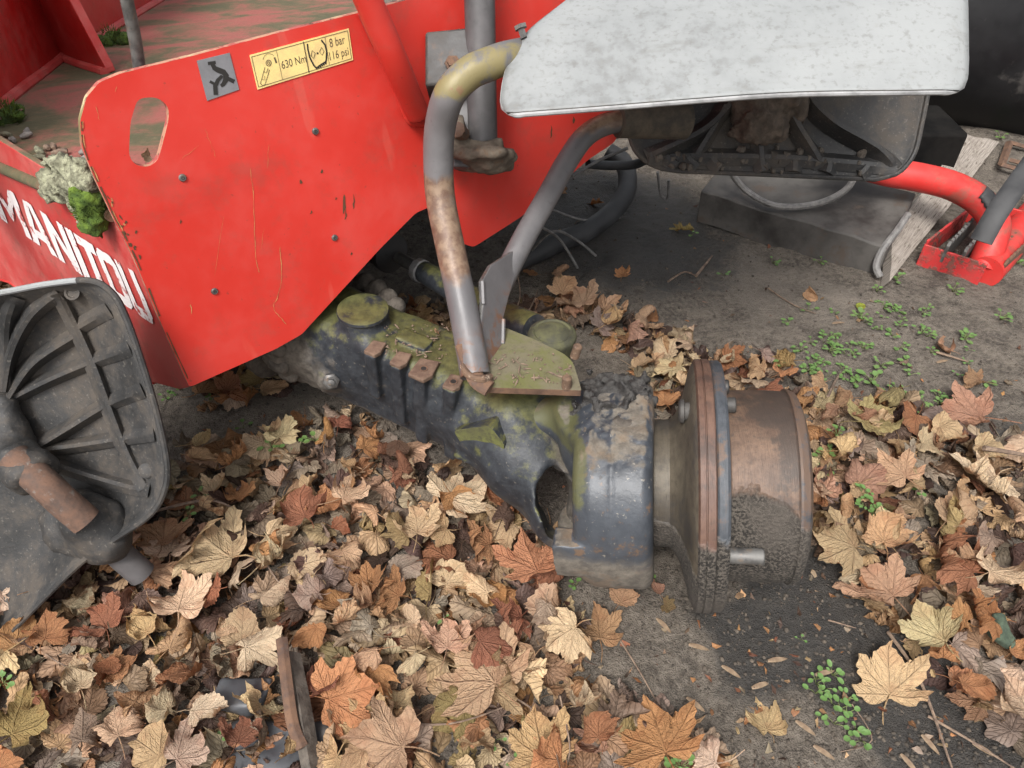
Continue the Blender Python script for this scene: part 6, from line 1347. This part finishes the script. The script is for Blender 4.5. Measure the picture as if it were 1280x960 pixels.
# green ovate leaf on the soil below the panel
o = place(292, 568, .034, -70, OLIVE, 'ovate', 'flat', 1, lift=.012); o.color = (.11, .21, .07, 1); tag(o, 'fresh green oval leaf on the soil below the red corner', 'leaf')
o = place(1075, 384, .020, -80, OLIVE, 'ovate', 'flat', 2, lift=.008); o.color = (.30, .34, .05, 1); tag(o, 'yellow green oval leaf on bare soil below the plank', 'leaf')
for (q, s_, cn, rt, lb) in [(P(572, 47, dpo-.035), .020, ORANGE, 30, 'small brown leaf caught on the dark bracket of the grey post'), (on_top(545, 418)+np.array([0, .0, .004]), .012, TAN, 80, 'tiny tan leaf scrap lying on the mossy axle beam'), (A(184, 196, -.022), .020, BUFF, 10, 'rolled pale leaf showing through the bottom of the slot in the red panel')]:
    o = bpy.data.objects.new('fallen_leaf', leaf_mesh('ovate', 'curled', 1)); COL.objects.link(o); o.scale = (s_,)*3; o.location = q; o.rotation_euler = (.5, .3, math.radians(rt)); o.color = (*tint(cn, lr), 1); tag(o, lb, 'leaf')
# ---------------------------------------------------------------- twigs, maple seeds
TW = [([(775, 800), (800, 840), (825, 885)], .0016, 'long thin twig right of the pinkish leaf, below the knuckle'), ([(1035, 775), (1070, 785)], .0015, 'short pale twig on damp soil right of the drum'), ([(1110, 790), (1150, 850), (1190, 960)], .003, 'dark twig running down between leaves at lower right'), ([(1160, 895), (1220, 930), (1275, 965)], .0022, 'pale twig across the lower right corner'),
      ([(855, 895), (868, 925), (871, 945)], .0016, 'white curved stalk on the large orange leaf at the bottom'), ([(1065, 880), (1090, 925), (1050, 940)], .001, 'thin curved stalk below the flat tan leaf at lower right'), ([(20, 780), (60, 820), (120, 850)], .0015, 'thin twig over leaves at lower left'), ([(330, 700), (360, 740), (420, 770)], .0015, 'thin twig on the leaves left of centre'),
      ([(470, 900), (560, 905), (640, 880)], .0018, 'thin twig lying across leaves at the bottom middle'), ([(640, 870), (680, 900), (700, 960)], .0015, 'reddish stalk hanging over leaves left of the bottom centre leaf'), ([(700, 870), (712, 930), (708, 958)], .0014, 'straight pale stalk near the bottom middle'), ([(640, 400), (650, 370), (646, 340)], .002, 'upright dry stem behind the bracket tubes'),
      ([(655, 400), (668, 375), (672, 362)], .002, 'short dry stem beside the tie rod'), ([(960, 360), (990, 380), (1020, 392)], .002, 'thin twig on the soil behind the drum'), ([(870, 345), (890, 320)], .004, 'short thick twig on the soil left of the channel'), ([(835, 352), (855, 340), (870, 345)], .003, 'dark root on bare soil behind the knuckle'), ([(1035, 495), (1048, 470), (1060, 462)], .003, 'curled reddish strip among seedlings behind the drum'), ([(1230, 560), (1290, 570)], .005, 'thick pale stick at the right edge'), ([(1170, 440), (1210, 452)], .003, 'small twig near the pinkish leaf on the soil'), ([(190, 640), (260, 625), (300, 640)], .0028, 'grey twig beside the detached mudguard')]
for pts, r, lb in TW:
    q = []
    for (u, v) in pts: g = Z(u, v, .01); z = ghs(g[0], g[1])+max(lit(g[0], g[1])*2.2, .004)+r; q.append(Z(u, v, z))
    if 'upright' in lb or 'dry stem' in lb: q = [Z(*pts[0], .0), P(*pts[1], 1.62), P(*pts[2], 1.55)]
    cable('twig', q, [r, r*.8, r*.5], TWIG, lb, 'twig', seg=6, n=5, group='twigs on the ground')
def keygeo(seed):
    rs = random.Random(seed); V = []; n = 9; Fs = []
    for i in range(n): t = i/(n-1); w_ = .0045*math.sin(math.pi*min(1, t*.92+.08))**.7+.0008; V += [(t*.03, -w_*.5+t*t*.004, .001+.0015*math.sin(t*3)), (t*.03, w_+t*t*.004, .0012+.001*math.sin(t*4)), (t*.03, w_*.2+t*t*.004, .0026 if i < 3 else .0014)]
    for i in range(n-1): a = 3*i; Fs += [(a, a+3, a+5, a+2), (a+2, a+5, a+4, a+1)]
    return mesh('maple_seed', V, Fs, [KEY], smooth=True)
kms = [keygeo(k) for k in range(3)]
KS = [(960, 826, 0, 'on damp soil below the drum'), (860, 808, -25, 'above the gap below the flange'), (902, 832, -45, 'below the flange, tilted'), (820, 775, -60, 'left of the flange foot'), (858, 872, -50, 'above the lone orange leaf'), (940, 860, 10, 'left of the spreading seedlings'), (1020, 843, 5, 'on the spreading seedlings'), (995, 900, -50, 'left of the spreading seedlings, lower'), (1018, 930, -45, 'near the bottom edge middle right'), (1155, 915, -70, 'pinkish, below the leaves at lower right'), (1128, 940, -70, 'near the bottom edge at lower right'), (1220, 925, -45, 'between twigs at lower right'), (1040, 405, 0, 'on the soil behind the seedlings'), (1170, 455, 10, 'near the pinkish leaf on soil')]
for i, (u, v, a, lb) in enumerate(KS):
    o = bpy.data.objects.new('maple_seed', kms[i % 3]); COL.objects.link(o); g = Z(u, v, 0); o.location = (g[0], g[1], ghs(g[0], g[1])+.003); o.rotation_euler = (0, 0, math.radians(a)); tag(o, 'winged maple seed '+lb, 'maple seed', 'maple seeds on the soil')
